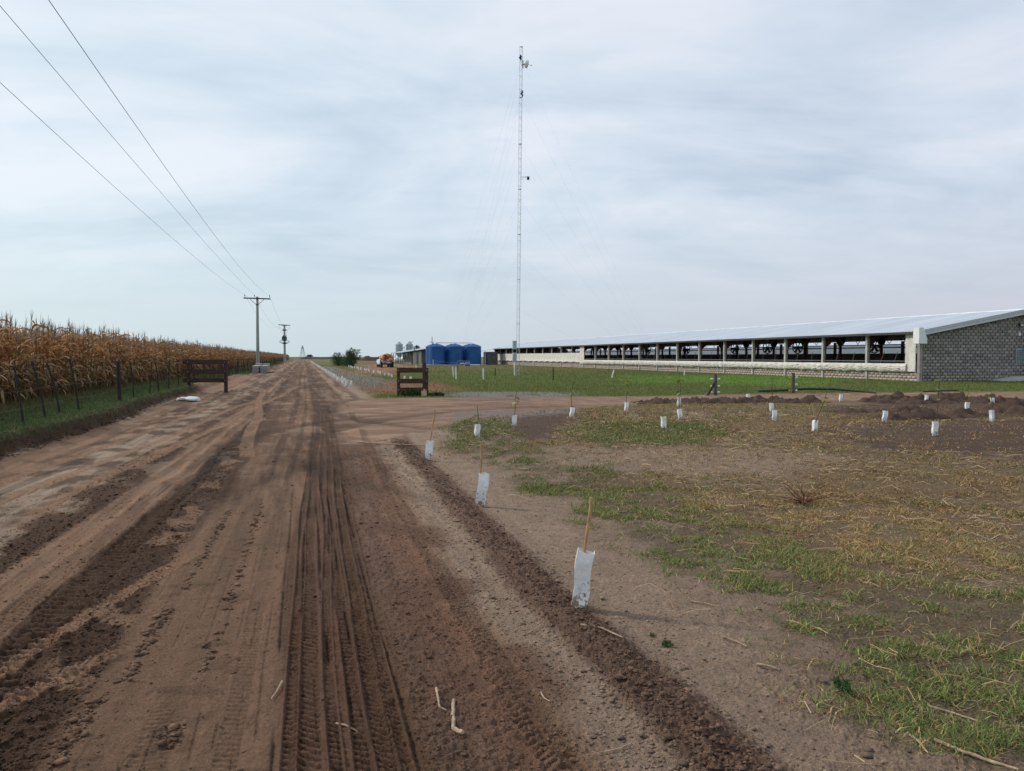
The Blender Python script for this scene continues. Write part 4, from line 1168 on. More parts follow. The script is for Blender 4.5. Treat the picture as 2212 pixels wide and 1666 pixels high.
# mud spatter on the third one
GL = [  # base pixel, top offset, height, label
 (1031, 947, .26, .02, 'slim white tree guard standing in the yellow green tuft at the bend of the drive'),
 (1109, 930, .27, .14, 'white tree guard leaning right at the left end of the dark dug strip'),
 (1234, 908, .27, .16, 'white tree guard leaning between the dark dug strip and the gravel'),
 (1353, 892, .28, .03, 'white tree guard just left of the low red brown mound'),
 (1466, 881, .30, .04, 'white tree guard standing right in front of the low red brown mound'),
 (1469, 911, .27, -.02, 'white tree guard on straw coloured grass below the one at the mound'),
 (1434, 932, .27, -.03, 'crumpled white tree guard at the top edge of the bright green patch'),
 (1616, 871, .28, .02, 'white tree guard on a pale bare spot by the drive edge'),
 (1668, 892, .27, -.12, 'white tree guard leaning left, rear of the close pair in the brown grass'),
 (1673, 912, .27, .0, 'upright white tree guard, front of the close pair in the brown grass'),
 (1758, 936, .25, .22, 'strongly tilted white tree guard in grass left of the tilled ground'),
 (1816, 871, .27, .03, 'white tree guard beside the drive in front of the lying black pipe'),
 (1910, 914, .28, .10, 'white tree guard at the left foot of the darkest mound'),
 (2020, 946, .30, -.02, 'large white tree guard alone on the dark tilled ground at right'),
 (2000, 875, .28, .12, 'white tree guard leaning right before the left slope of the widest mound'),
 (2087, 893, .27, .16, 'white tree guard tilting right between the widest and the darkest mounds'),
 (2143, 915, .29, -.05, 'white tree guard at the right edge of the tilled ground'),
 (2146, 877, .20, -.25, 'short white tree guard tipped left at the right end of the widest mound'),
]
SAP = []
for i, (px, py, h, ln, lab) in enumerate(GL):
    x, y = G(px, py)
    guard(x, y, h, ln, -.03, random.uniform(-.5, .3), lab, NEAR, None, 1.12)
    SAP.append((x, y, ln, lab, i))
# row A along the road and row B across the yard
n_ = 0
yA = 41.0
while yA < 235:
    for dx in ((0, .28) if yA < 53 else (0,)):
        guard(2.1 + dx + random.uniform(-.06, .06), yA + dx, random.uniform(.30, .40) if yA < 60 else .36, random.uniform(-.12, .14), random.uniform(-.1, .1), random.uniform(-.5, .5), 'white tree guard in the long row along the road towards the horizon', 'white tree guards in the row along the road', None, 1.3)
    yA += 3.3 if yA < 90 else 4.2
yB = 47.5
while yB < 118:
    guard(6.4 + random.uniform(-.12, .12) , yB, random.uniform(.30, .40), random.uniform(-.14, .14), random.uniform(-.1, .1), random.uniform(-.5, .5), 'white tree guard in the row running across the yard to the dark shrubs', 'white tree guards in the row across the yard', None, 1.25)
    yB += 3.3 if yB < 66 else 2.7
for k, (xx, yy) in enumerate(((2.2, 41.1), (2.3, 44.3), (2.15, 47.6), (2.25, 54.2))):
    stake(xx, yy, .95, .02 * (k - 1), 0, ('largest dark stake', 'second dark stake', 'third dark stake', 'smallest dark stake')[k] + ' at the front end of the guard row along the road', .016)

# thin saplings with a few yellow leaves
def sapling(x, y, H, lx, leaves, label, z0=.2):
    r = random.Random(int(x * 100)); z = hgt(x, y)
    root = empty('sapling', (x, y, z), 0, label, 'sapling', 'thin saplings in the white guards')
    pts = [(lx * H * t ** 1.3 + .015 * math.sin(t * 8 + x), .012 * math.cos(t * 6 + y), H * t) for t in np.linspace(0, 1, 8)]
    MB().tube(pts, [.0095 * (1 - .5 * t) for t in np.linspace(0, 1, 8)], 5).build('stem', M['bark'], root)
    mb = []
    for k in range(leaves):
        t = r.uniform(.55, 1.0); p = A(pts[min(7, int(t * 7))])
        n = 3
        d = A([r.uniform(-1, 1), r.uniform(-1, 1), r.uniform(-.6, .3)]); d /= np.linalg.norm(d); s_ = np.cross(d, A([0, 0, 1.0])); s_ /= np.linalg.norm(s_)
        L = r.uniform(.065, .11); q = p + d * .03
        V = A([q, q + d * L * .4 + s_ * L * .42, q + d * L + A([0, 0, -.02]), q + d * L * .4 - s_ * L * .42]); F = np.array([[0, 1, 2, 3]])
        c = A(r.choice([(.20, .22, .03), (.28, .26, .05), (.10, .16, .03), (.40, .38, .22)]))
        mb.append((V, F, np.repeat(c[None], 4, 0)))
    V, F, C = join_np(mb)
    np_mesh('leaves', V, F, M['leaf'], C, root)
SL = {0: (.62, .03, 8), 1: (.78, .10, 9), 2: (.9, .03, 9), 3: (1.0, .02, 7), 4: (.75, .0, 5), 5: (1.15, -.02, 9), 8: (1.0, .0, 9), 10: (1.25, .42, 6), 13: (1.3, .08, 10), 15: (.8, .1, 6), 16: (.85, -.06, 6)}
SLAB = {0: 'thin sapling with yellow leaves above the guard in the yellow green tuft', 1: 'leafy sapling slanting from the guard at one end of the dark dug strip', 2: 'thin sapling in the guard between the dug strip and the gravel', 3: 'thin sapling rising just beside the low red brown mound', 4: 'thin sapling standing before the low red brown mound', 5: 'tall sapling on the straw coloured grass below the red brown mound', 8: 'thin sapling from the tilting rear guard of the close pair', 10: 'long sapling leaning far over from the strongly tilted guard', 13: 'tallest sapling, rising from the lone guard on the tilled ground', 15: 'thin sapling from the tilting guard between the widest and darkest mounds', 16: 'thin sapling in the guard at the end of the tilled ground'}
for (x, y, ln, lab, i) in SAP:
    if i in SL:
        H, lx, nl = SL[i]
        what = lab.replace('white tree guard', 'guard').replace('large guard', 'large guard')
        sapling(x, y, H, lx, nl, SLAB[i])

# ------------------------------------------------------------------ sticks and stalks on the ground
def stick(pts_px, r, label, c='straw', lift=.012, taper=.6):
    P = [G(*p) for p in pts_px]
    pts = [(x, y, hgt(x, y) + lift) for x, y in P]
    # subdivide with a slight wobble
    q = []
    for i in range(len(pts) - 1):
        a, b = Vector(pts[i]), Vector(pts[i + 1])
        for t in (0, .33, .66): q.append(a.lerp(b, t) + Vector((random.gauss(0, r * .25), random.gauss(0, r * .25), 0)))
    q.append(Vector(pts[-1]))
    o = MB().tube(q, [r * (1 - (1 - taper) * i / (len(q) - 1)) * random.uniform(.85, 1.15) for i in range(len(q))], 7)
    return tag(o.build('dry_stalk', M['stalk'], smooth=True), label, 'dry stalk', 'dry stalks lying on the ground')
M['stalk'] = mat('dry_stalk', (.36, .26, .17), .8, .35, 30, bump=.4)
stick([(981, 1518), (979, 1550), (980, 1578), (990, 1588), (1000, 1594)], .0085, 'thick pale bent stalk lying on the dirt at the bottom middle', lift=.01, taper=1.25)
stick([(943, 1497), (945, 1520), (950, 1540), (964, 1543)], .006, 'split stub of dry stalk left of the thick pale bent stalk')
stick([(610, 1477), (597, 1500), (586, 1516)], .005, 'straight dry twig on the smooth lane left of the tyre print')
stick([(727, 1560), (745, 1575), (772, 1580)], .0045, 'curved pale straw across the deep tyre print')
stick([(1143, 1370), (1160, 1362), (1176, 1350)], .0045, 'reddish twig lying below the nearest tree guard, left of the clod ridge')
stick([(1255, 1371), (1300, 1380), (1318, 1385), (1345, 1405)], .006, 'pale split reed lying over the ridge of clods')
stick([(1168, 1503), (1175, 1515), (1188, 1525)], .004, 'small pale straw on the reddish dirt')
stick([(1307, 1629), (1340, 1622), (1365, 1612)], .004, 'pale straw at the bottom edge beside the clod ridge')
stick([(1560, 1382), (1592, 1390), (1612, 1400)], .006, 'pair of pale straws at the sandy edge of the grass')
stick([(1635, 1440), (1665, 1447), (1685, 1452)], .007, 'brown dead stalk lying on sand near the grass edge')
stick([(1960, 1590), (1985, 1610), (2005, 1640)], .006, 'bundle of pale straw sticking from the grass at bottom right')
stick([(2018, 1610), (2080, 1632), (2150, 1655), (2200, 1672)], .008, 'longest pale reed lying along the bottom right corner')
stick([(2000, 1532), (2060, 1548), (2120, 1572)], .005, 'yellow straw lying across the green tuft at bottom right')
stick([(1490, 1302), (1520, 1306), (1545, 1312)], .005, 'short straw on the sand left of the green clumps')
stick([(775, 956), (840, 962), (935, 965)], .012, 'long dark twig on the dirt at the road bend', lift=.02)
# dry reddish weed
x, y = G(1735, 1098); z = hgt(x, y)
mb = MB(); rr = random.Random(5)
for k in range(34):
    a = rr.uniform(0, 2 * PI); L = rr.uniform(.12, .42); e = rr.uniform(.1, 1.1)
    p = [Vector((0, 0, 0))]
    for t in (.35, .7, 1): p.append(Vector((math.cos(a) * L * t * math.cos(e) + rr.gauss(0, .015), math.sin(a) * L * t * math.cos(e) + rr.gauss(0, .015), L * t * math.sin(e) * (1.3 - .5 * t))))
    mb.tube(p, [.005, .004, .003, .002], 4)
tag(mb.build('dry_weed', mat('red_dry_weed', (.13, .055, .03), .85, .4, 20), loc=(x, y, z)), 'dead reddish brown weed sprawling in the grass right of centre', 'weed')
# little green weeds on the sand
for px, py, sc_, lab in ((1441, 1396, .032, 'small green weed sprout on the bare sand below the nearest tree guard'), (1820, 1500, .05, 'broad leaved green weed at the edge of the grass, bottom right'), (1410, 1375, .02, 'tiny dark green seedling on bare sand just above the small green sprout')):
    x, y = G(px, py)
    V, F, C = leaf_cloud(60, (0, 0, sc_ * .5), (sc_, sc_, sc_ * .6), sc_ * .36, [(.06, .12, .035), (.05, .09, .03)], up=.6)
    o = np_mesh('green_weed', V, F, M['leaf'], C); o.location = (x, y, hgt(x, y))
    tag(o, lab, 'weed')
# ------------------------------------------------------------------ shrubs, far trees, far tower, far bank
def shrub(x, y, blobs, label, leaf, n, cols=GREENS, name='shrub', trunk=True, cat='shrub', group=None):
    root = empty(name, (x, y, hgt(x, y)), 0, label, cat, group)
    if trunk:
        mb = MB()
        for (cx, cy, cz), r in blobs:
            mb.tube([(cx * .15, cy * .15, -.1), (cx * .5, cy * .5, cz * .5), (cx * .9, cy * .9, cz)], [.06, .04, .012], 6)
            for k in range(4):
                a = random.uniform(0, 6.28)
                mb.tube([(cx * .6, cy * .6, cz * .6), (cx + math.cos(a) * r[0] * .5, cy + math.sin(a) * r[1] * .5, cz + random.uniform(-.2, .6) * r[2])], [.025, .006], 5)
        mb.build('trunk', M['bark'], root)
    tot = sum(r[0] * r[1] * r[2] for _, r in blobs)
    V, F, C = join_np([leaf_cloud(max(60, int(n * r[0] * r[1] * r[2] / tot)), c, r, leaf, cols) for c, r in blobs])
    np_mesh('crown', V, F, M['leaf'], C, root)
    return root
SHR = [(.07, .13, .05), (.11, .17, .07), (.045, .09, .038)]
sx, sy = G(757, 792.5)
def tuft(cx, cy, cz, r): return ((cx, cy, cz), r)
shrub(sx, sy, [tuft(-.15, 0, .95, (1.25, .9, .95)), tuft(.2, .1, 1.8, (.95, .7, .75)), tuft(-.3, 0, 2.2, (.6, .5, .5)), tuft(.7, 0, 2.6, (.62, .35, .26)), tuft(1.2, .1, 2.2, (.5, .3, .2)), tuft(.1, 0, 2.8, (.35, .3, .22)), tuft(1.2, 0, 1.3, (.55, .4, .35)), tuft(1.35, 0, 2.65, (.3, .2, .12)), tuft(1.5, 0, 1.75, (.3, .2, .14))], 'taller dark green shrub with a wispy top, standing over the guard row', .075, 7500, SHR)
sx2, sy2 = G(731, 791)
shrub(sx2, sy2, [tuft(0, 0, .8, (1.3, .9, .85)), tuft(.9, 0, .8, (.8, .8, .8)), tuft(-.5, 0, 1.5, (.7, .6, .5)), tuft(.5, 0, 1.4, (.6, .6, .6)), tuft(-.5, 0, 2.05, (.4, .35, .3)), tuft(.1, .1, 2.1, (.4, .4, .3))], 'lower bushy green shrub joined to the taller shrub on its road side', .075, 6000, SHR)
for px, dist, top, wd, lab in ((900, 330, 745.5, 3.4, 'dark round tree showing beside the right grain silo'), (918, 360, 756, 5.0, 'low dark tree peeping over the roof of the farm building'), (669, 620, 766, 5, 'tiny lone tree on the horizon at the end of the road')):
    lat = (px - 1106) / F_PX * dist; x, y = LD(lat, dist)
    H = CAM_H + (770.5 - top) / F_PX * dist
    shrub(x, y, [tuft(0, 0, H * .72, (wd * .5, wd * .5, H * .26)), tuft(-wd * .2, 0, H * .5, (wd * .45, wd * .4, H * .22)), tuft(wd * .22, 0, H * .55, (wd * .4, wd * .4, H * .25)), tuft(wd * .1, 0, H * .88, (wd * .3, wd * .3, H * .12))], lab, .22, 1600, [(.03, .05, .03), (.045, .07, .04)], 'tree', cat='tree')

def far_bank(px0, px1, dist, top, label, c, seed, depth=14):
    a, b = LD((px0 - 1106) / F_PX * dist, dist), LD((px1 - 1106) / F_PX * dist, dist)
    n = 160; rows = 9
    V = []; C = []
    H = CAM_H + (770.5 - top) / F_PX * dist
    for j in range(rows):
        v = j / (rows - 1)
        for i in range(n):
            u = i / (n - 1)
            x = a[0] + (b[0] - a[0]) * u; y = a[1] + (b[1] - a[1]) * u + (v - .5) * depth
            e = min(1, u * 8, (1 - u) * 8)
            z = H * math.sin(PI * v) ** .6 * e * (.82 + .35 * float(fbm(A([u * 9]), A([v * 2]), 3, seed)[0])) - .15
            V.append((x, y, z)); C.append(A(c) * (1 + .5 * float(fbm(A([u * 40]), A([v * 6]), 3, seed + 1)[0])))
    F = np.array([[j * n + i, j * n + i + 1, (j + 1) * n + i + 1, (j + 1) * n + i] for j in range(rows - 1) for i in range(n - 1)])
    o = np_mesh('earth_bank', A(V), F, M['clod'], np.clip(A(C), .01, .4), smooth=True)
    tag(o, label, 'earth bank', kind='structure')
far_bank(772, 905, 300, 768.2, 'low dark red brown earth bank along the horizon behind the yard', (.06, .03, .026), 400)
far_bank(640, 780, 480, 770.0, 'far dark hedge line closing the end of the road', (.045, .05, .035), 410, 20)

def far_tower():
    dist = 820; x, y = LD((654 - 1106) / F_PX * dist, dist)
    root = empty('transmission_tower', (x, y, 0), .3, 'distant steel lattice transmission tower on the horizon above the road', 'lattice tower')
    H = 13.5; mb = MB()
    def half(z): return 2.6 * (1 - z / H) + .25 if z < H else .2
    lv = [0, 3.2, 6, 8.4, 10.4, 12, H]
    for sx_, sy_ in ((-1, -1), (1, -1), (1, 1), (-1, 1)):
        mb.tube([(sx_ * half(z), sy_ * half(z), z) for z in lv], .085, 4)
    for a, b in zip(lv[:-1], lv[1:]):
        for (p, q) in (((-1, -1), (1, -1)), ((1, -1), (1, 1)), ((1, 1), (-1, 1)), ((-1, 1), (-1, -1))):
            mb.tube([(p[0] * half(a), p[1] * half(a), a), (q[0] * half(b), q[1] * half(b), b)], .05, 4)
            mb.tube([(q[0] * half(a), q[1] * half(a), a), (p[0] * half(b), p[1] * half(b), b)], .05, 4)
            mb.tube([(q[0] * half(b), q[1] * half(b), b), (p[0] * half(b), p[1] * half(b), b)], .05, 4)
    mb.build('lattice', M['dark_steel'], root)
    MB().prism([(-1.9, 10.4), (1.9, 10.4), (.3, 11.3), (-.3, 11.3)], -.15, .15).build('crossarm', M['dark_steel'], root)
far_tower()

# ------------------------------------------------------------------ farmyard
def cross_pole():
    dist = 330; x, y = LD((933.6 - 1106) / F_PX * dist, dist)
    r = empty('utility_pole', (x, y, 0), -.25, 'thin distant utility pole with one crossarm behind the blue tanks', 'utility pole')
    H = CAM_H + (770.5 - 727.5) / F_PX * dist
    MB().tube([(0, 0, -.3), (0, 0, H)], [.2, .15], 10).build('shaft', M['pole'], r, smooth=True)
    MB().bar((-1.0, 0, H - 2.35), (1.0, 0, H - 2.35), .16).build('crossarm', M['arm'], r)
    MB().box((.45, 0, H - 2.9), (.3, .3, .5)).build('fuse_bracket', M['arm'], r)
cross_pole()

def water_tanks():
    W, D_ = 1.56, 3.45
    prof = [(W, 0), (W, .06)]
    for k in range(8):
        z0 = .06 + k * (D_ - .1) / 8
        prof += [(W, z0 + .03), (W + .008, z0 + .10), (W + .008, z0 + .30), (W - .004, z0 + .37)]
    prof += [(W + .02, D_ - .03), (W + .03, D_), (W - .05, D_ + .06)]
    for t in np.linspace(.15, .86, 6): prof.append((W * (1 - t), D_ + .06 + .44 * math.sin(t * PI / 2)))
    root = empty('water_tank', (0, 0, 0)); 
    MB().lathe(prof, n=48).build('body', M['blue'], root, smooth=True, angle=50)
    for k in range(8):
        a = 2 * PI * k / 8 + .2; c, s_ = math.cos(a), math.sin(a)
        MB().tube([(c * W * .98, s_ * W * .98, D_ + .05), (c * W * .7, s_ * W * .7, D_ + .27), (c * W * .3, s_ * W * .3, D_ + .47)], .05, 6).build('roof_rib', M['blue'], root, smooth=True)
    MB().lathe([(.30, D_ + .42), (.30, D_ + .56), (.26, D_ + .60)], n=20).build('manhole', M['blue'], root, smooth=True, angle=40)
    # front centres surveyed from the photo
    xa, ya = LD((943.8 - 1106) / F_PX * 147.5, 147.5)
    first = True
    names = [('front row, left', 'blue plastic water tank standing in front at the left end of the group'), ('front row, middle', 'blue plastic water tank in the middle of the front row of three'), ('front row, right', 'blue plastic water tank at the right end beside the grey pump house'),
             ('', 'blue water tank half hidden at the back left end of the group'), ('', 'blue water tank behind the gap between left and middle front tanks'), ('', 'blue water tank behind the gap between middle and right front tanks')]
    for row in range(2):
        for k in range(3):
            t = root if first else copy_tree(root)
            first = False
            t.location = (xa + 3.55 * k, ya + row * 3.7 + .0 * k, .05)
            t.rotation_euler = (0, 0, random.uniform(0, 6))
            tag(t, names[row * 3 + k][1], 'water tank', 'blue water tanks')
    # pipe over the tanks
    z = D_ + .83
    tag(MB().tube([(xa + .2, ya + 2.0, .1), (xa + .2, ya + 2.0, z)], .06, 8).tube([(xa + .2, ya + 2.0, z), (xa + 7.3, ya + 2.0, z - .02), (xa + 7.3, ya + 1.9, z - .25)], .06, 8).build('overhead_pipe', M['zinc'], smooth=True), 'thin pipe running across the tops of the blue tanks', 'pipe')
    tag(MB().box((xa + 3.5, ya + 1.6, .02), (11.5, 8.2, .12)).build('concrete_pad', M['concrete']), 'pale concrete pad under the blue tanks', 'concrete pad')
    # pump set between tanks, barrel and white pipe on the ground
    x, y = LD((989 - 1106) / F_PX * 139, 139)
    r = empty('pump_set', (x + 1.0, y, .02), 0, 'grey pump set with pipework in front of the blue tanks', 'pump')
    MB().bar((-1.1, 0, .78), (1.1, 0, .78), .08).bar((-1.1, 0, .78), (-1.1, 0, 0), .07).bar((1.1, 0, .78), (1.1, 0, 0), .07).build('stand', M['zinc'], r)
    MB().lathe([(.18, 0), (.2, .05), (.2, .45), (.15, .5)], (-.6, 0, .25), 14, 'x').lathe([(.22, 0), (.25, .08), (.22, .16)], (-.05, 0, .25), 14, 'x').build('pump', M['zinc'], r, smooth=True)
    MB().box((.62, 0, .42), (.45, .25, .45)).build('control_box', M['greyboard'], r)
    b = empty('barrel', (0, 0, 0), 0, 'small blue barrel lying on its side before the right blue tank', 'barrel')
    x, y = LD((1009 - 1106) / F_PX * 131, 131)
    b.location = (x, y, .27 + hgt(x, y)); b.rotation_euler = (0, 0, .15)
    MB().lathe([(.25, -.48), (.28, -.42), (.27, -.15), (.285, -.12), (.27, -.08), (.27, .15), (.285, .18), (.27, .22), (.28, .44), (.25, .48)], n=20, axis='x').build('body', mat('grey_blue_plastic', (.12, .19, .36), .5, .1, 3), b, smooth=True)
    MB().lathe([(.25, .482), (.22, .49)], n=20, axis='x').build('open_end', M['dark'], b)
    x, y = LD((1024 - 1106) / F_PX * 134, 134)
    tag(MB().tube([(x - .9, y, hgt(x, y) + .12), (x + 1.0, y + .1, hgt(x, y) + .12)], .11, 10).build('white_pipe', M['pvc'], smooth=True), 'white pipe length lying on the ground before the right blue tank', 'pipe')
water_tanks()

def blocks_np(u0, u1, v0f, v1f, face, bw=.4, bh=.2, gap=.012, off0=0.0, c=(.24, .235, .225), cvar=.16, seed=1, jitter=.004, hg=.35, vg=1.6):
    """courses of real blocks: u along the wall, top bounded by v1f(u); face(u, v, d) -> xyz.  returns V,F,C"""
    r = np.random.default_rng(seed)
    Vs, Cs = [], []
    row = 0; v = v0f
    vmax = max(v1f(u) for u in np.linspace(u0, u1, 50))
    while v < vmax - .01:
        u = u0 - (bw / 2 if row % 2 else 0)
        while u < u1 - .01:
            a, b = max(u, u0), min(u + bw, u1)
            gu = gap * vg
            a2, b2 = a + gu / 2, b - gu / 2
            ta, tb = min(v + bh - gap * hg, v1f(a2)), min(v + bh - gap * hg, v1f(b2))
            if b2 - a2 > .03 and max(ta, tb) > v + .01:
                ta, tb = max(ta, v + .004), max(tb, v + .004)
                d = r.uniform(-jitter, jitter)
                P = [face(a2, v, .05), face(b2, v, .05), face(b2, tb, .05), face(a2, ta, .05), face(a2, v, -d), face(b2, v, -d), face(b2, tb, -d), face(a2, ta, -d)]
                Vs.append(P); Cs.append(np.repeat((A(c) * (1 + cvar * r.normal()))[None], 8, 0))
            u += bw
        v += bh; row += 1
    V = A(Vs).reshape(-1, 3); n = len(Vs)
    q = np.array([(4, 5, 6, 7), (0, 1, 5, 4), (1, 2, 6, 5), (2, 3, 7, 6), (3, 0, 4, 7)])
    F = ((np.arange(n) * 8)[:, None, None] + q[None]).reshape(-1, 4)
    return V, F, np.clip(A(Cs).reshape(-1, 3), .02, .6)

def farm_building():
    X0, Y0 = 22.2, 161.5
    r = empty('farm_building', (X0, Y0, 0), 0, 'low farm building with sloping tin roof and porch left of the blue tanks', 'building')
    W, L = 4.6, 17.5
    zl, zr_ = 2.75, 3.45                            # wall heights left / right
    MB().prism([(0, -.1), (W, -.1), (W, zr_), (0, zl)], .45, L).build('wall', M['greywall'], r)
    # near end: cream boarded bay, block bay
    cb = MB()
    for k in range(13): cb.box((.95, .40 - .004 * (k % 2), .1 + k * .205), (1.76, .12, .19))
    cb.build('cream_wall', M['cream'], r)
    MB().box((1.0, .30, 1.15), (.42, .06, 2.2)).build('door', M['greyboard'], r)
    V, F, C = blocks_np(1.9, W, 0, lambda u: zl + (zr_ - zl) * u / W - .03, lambda u, v, d: (u, .39 + d, v), c=(.13, .125, .12), seed=4)
    np_mesh('block_wall', V, F, M['block'], C, r)
    MB().box((-.13, .7, 1.35), (.22, .5, 2.75)).build('brick_pier', mat('brown_brick', (.16, .10, .075), .9, .4, 9), r)
    for y, z, w, h in ((5.2, 1.75, .7, 1.3), (8.0, 1.9, .9, .9), (9.9, 1.75, .8, 1.3), (13.5, 1.7, .8, 1.3)):
        f = MB().box((-.03, y, z), (.10, w, h)).build('window', M['dark_steel'], r)
        MB().box((-.09, y, z), (.03, w * .86, h * .86)).build('pane', M['glass'], f)
    MB().box((-.05, 14.5, .55), (.14, 1.6, .8)).build('lattice_vent', M['zinc'], r)
    MB().prism([(-2.3, 2.42), (W + .3, 3.52), (W + .3, 3.60), (-2.3, 2.50)], -.3, L + 5).build('roof', M['zinc'], r)
    MB().prism([(-2.25, 2.28), (W + .25, 3.40), (W + .25, 3.515), (-2.25, 2.415)], -.2, -.08).build('fascia', M['dark_steel'], r)
    for k, y in enumerate((.2, 4.5, 9, 13.5, 18, 22)):
        MB().box((-2.05, y, 1.2), (.12, .12, 2.45)).build('porch_post', M['dark_steel'], r)
    MB().bar((.1, -.35, 3.15), (.75, -.5, 2.55), .16).bar((.75, -.5, 2.55), (1.1, -.5, 2.53), .14).build('spout', M['dark'], r)
    MB().tube([(.35, .1, 2.9), (.35, .1, 0)], .03, 6).build('downpipe', M['zinc'], r)
farm_building()

def silos():
    r = empty('grain_silo', (0, 0, 0))
    R, z0, z1 = 1.02, 2.6, 5.05
    prof = [(.16, 1.0), (R, z0)]
    k = 0
    for z in np.arange(z0 + .05, z1, .1):
        prof.append((R + (.014 if k % 2 else 0), z)); k += 1
    prof += [(R, z1)]
    MB().lathe(prof, n=36).build('body', M['zinc'], r, smooth=True, angle=30)
    MB().lathe([(R + .04, z1 - .01), (R + .03, z1 + .03), (.34, z1 + .62), (.30, z1 + .64)], n=18).build('cone_roof', M['zinc'], r, smooth=True, angle=20)
    MB().lathe([(.34, z1 + .60), (.34, z1 + .76), (.28, z1 + .80)], n=16).build('lid', M['steel'], r)
    for k in range(4):
        a = PI / 4 + k * PI / 2
        MB().bar((R * .98 * math.cos(a), R * .98 * math.sin(a), z0 + .8), (R * 1.02 * math.cos(a), R * 1.02 * math.sin(a), -.1), .1).build('leg', M['zinc'], r)
    ld_ = MB()
    for s_ in (-1, 1): ld_.bar((s_ * .2 - .1, -R - .12, .6), (s_ * .2 - .1, -R - .12, z1 + .2), .04)
    for z in np.arange(.8, z1 + .2, .3): ld_.bar((-.3, -R - .12, z), (.1, -R - .12, z), .03)
    ld_.build('ladder', M['zinc'], r)
    d = 220
    x, y = LD((862.5 - 1106) / F_PX * d, d); r.location = (x, y, 0); r.rotation_euler = (0, 0, .3)
    tag(r, 'left galvanised grain silo with a flat lid behind the porch', 'silo', 'grain silos')
    q = copy_tree(r)
    x2, y2 = LD((884.5 - 1106) / F_PX * (d + 2), d + 2); q.location = (x2, y2, .05)
    tag(q, 'right galvanised grain silo with an auger pipe over its top', 'silo', 'grain silos')
    for c in list(kids(q)):
        if c.name.startswith('lid'): bpy.data.objects.remove(c)
    tag(MB().tube([(x2 - 2.3, y2 - .9, 3.6), (x2 - .15, y2 - 1.0, 5.95), (x2 + .05, y2 - 1.0, 5.9), (x2 + .3, y2 - 1.0, 5.55)], .10, 8).tube([(x2 + .35, y2 - 1.0, 5.6), (x2 + .8, y2 - 1.0, 6.05)], .14, 8).tube([(x2 - 1.55, y2 - .95, .0), (x2 - 1.55, y2 - .95, 4.3)], .05, 6).build('auger_pipe', M['zinc'], smooth=True), 'bent auger pipe leaning up to the top of the right silo', 'auger')
silos()

def gas_tanks():
    r = empty('gas_tank', (0, 0, 0))
    prof = [(.05, -1.75), (.4, -1.68), (.6, -1.45), (.66, -1.15), (.66, 1.15), (.6, 1.45), (.4, 1.68), (.05, 1.75)]
    MB().lathe(prof, (0, 0, .92), 28, 'y').build('body', M['white'], r, smooth=True, angle=60)
    for y in (-.9, .9): MB().box((0, y, .2), (.8, .2, .5)).build('saddle', M['concrete'], r)
    MB().lathe([(.16, 1.55), (.16, 1.72), (.1, 1.76)], n=14).build('valve_dome', M['white'], r, smooth=True)
    x, y = LD((858 - 1106) / F_PX * 198, 198); r.location = (x, y, 0)
    tag(r, 'left white horizontal gas tank beside the porch posts', 'gas tank', 'white gas tanks')
    q = copy_tree(r); x, y = LD((870.5 - 1106) / F_PX * 201, 201); q.location = (x, y, 0)
    tag(q, 'right white gas tank half hidden by the farm building', 'gas tank', 'white gas tanks')
gas_tanks()

def wheel(r, mbt, mbr, R, w, c):
    mbt.lathe([(R * .62, -w / 2), (R * .92, -w / 2), (R, -w * .32), (R, w * .32), (R * .92, w / 2), (R * .62, w / 2)], c, 22, 'x')
    mbr.lathe([(.05, -w * .3), (R * .6, -w * .35), (R * .64, -w * .45), (R * .64, w * .45), (R * .6, w * .35), (.05, w * .3)], c, 18, 'x')

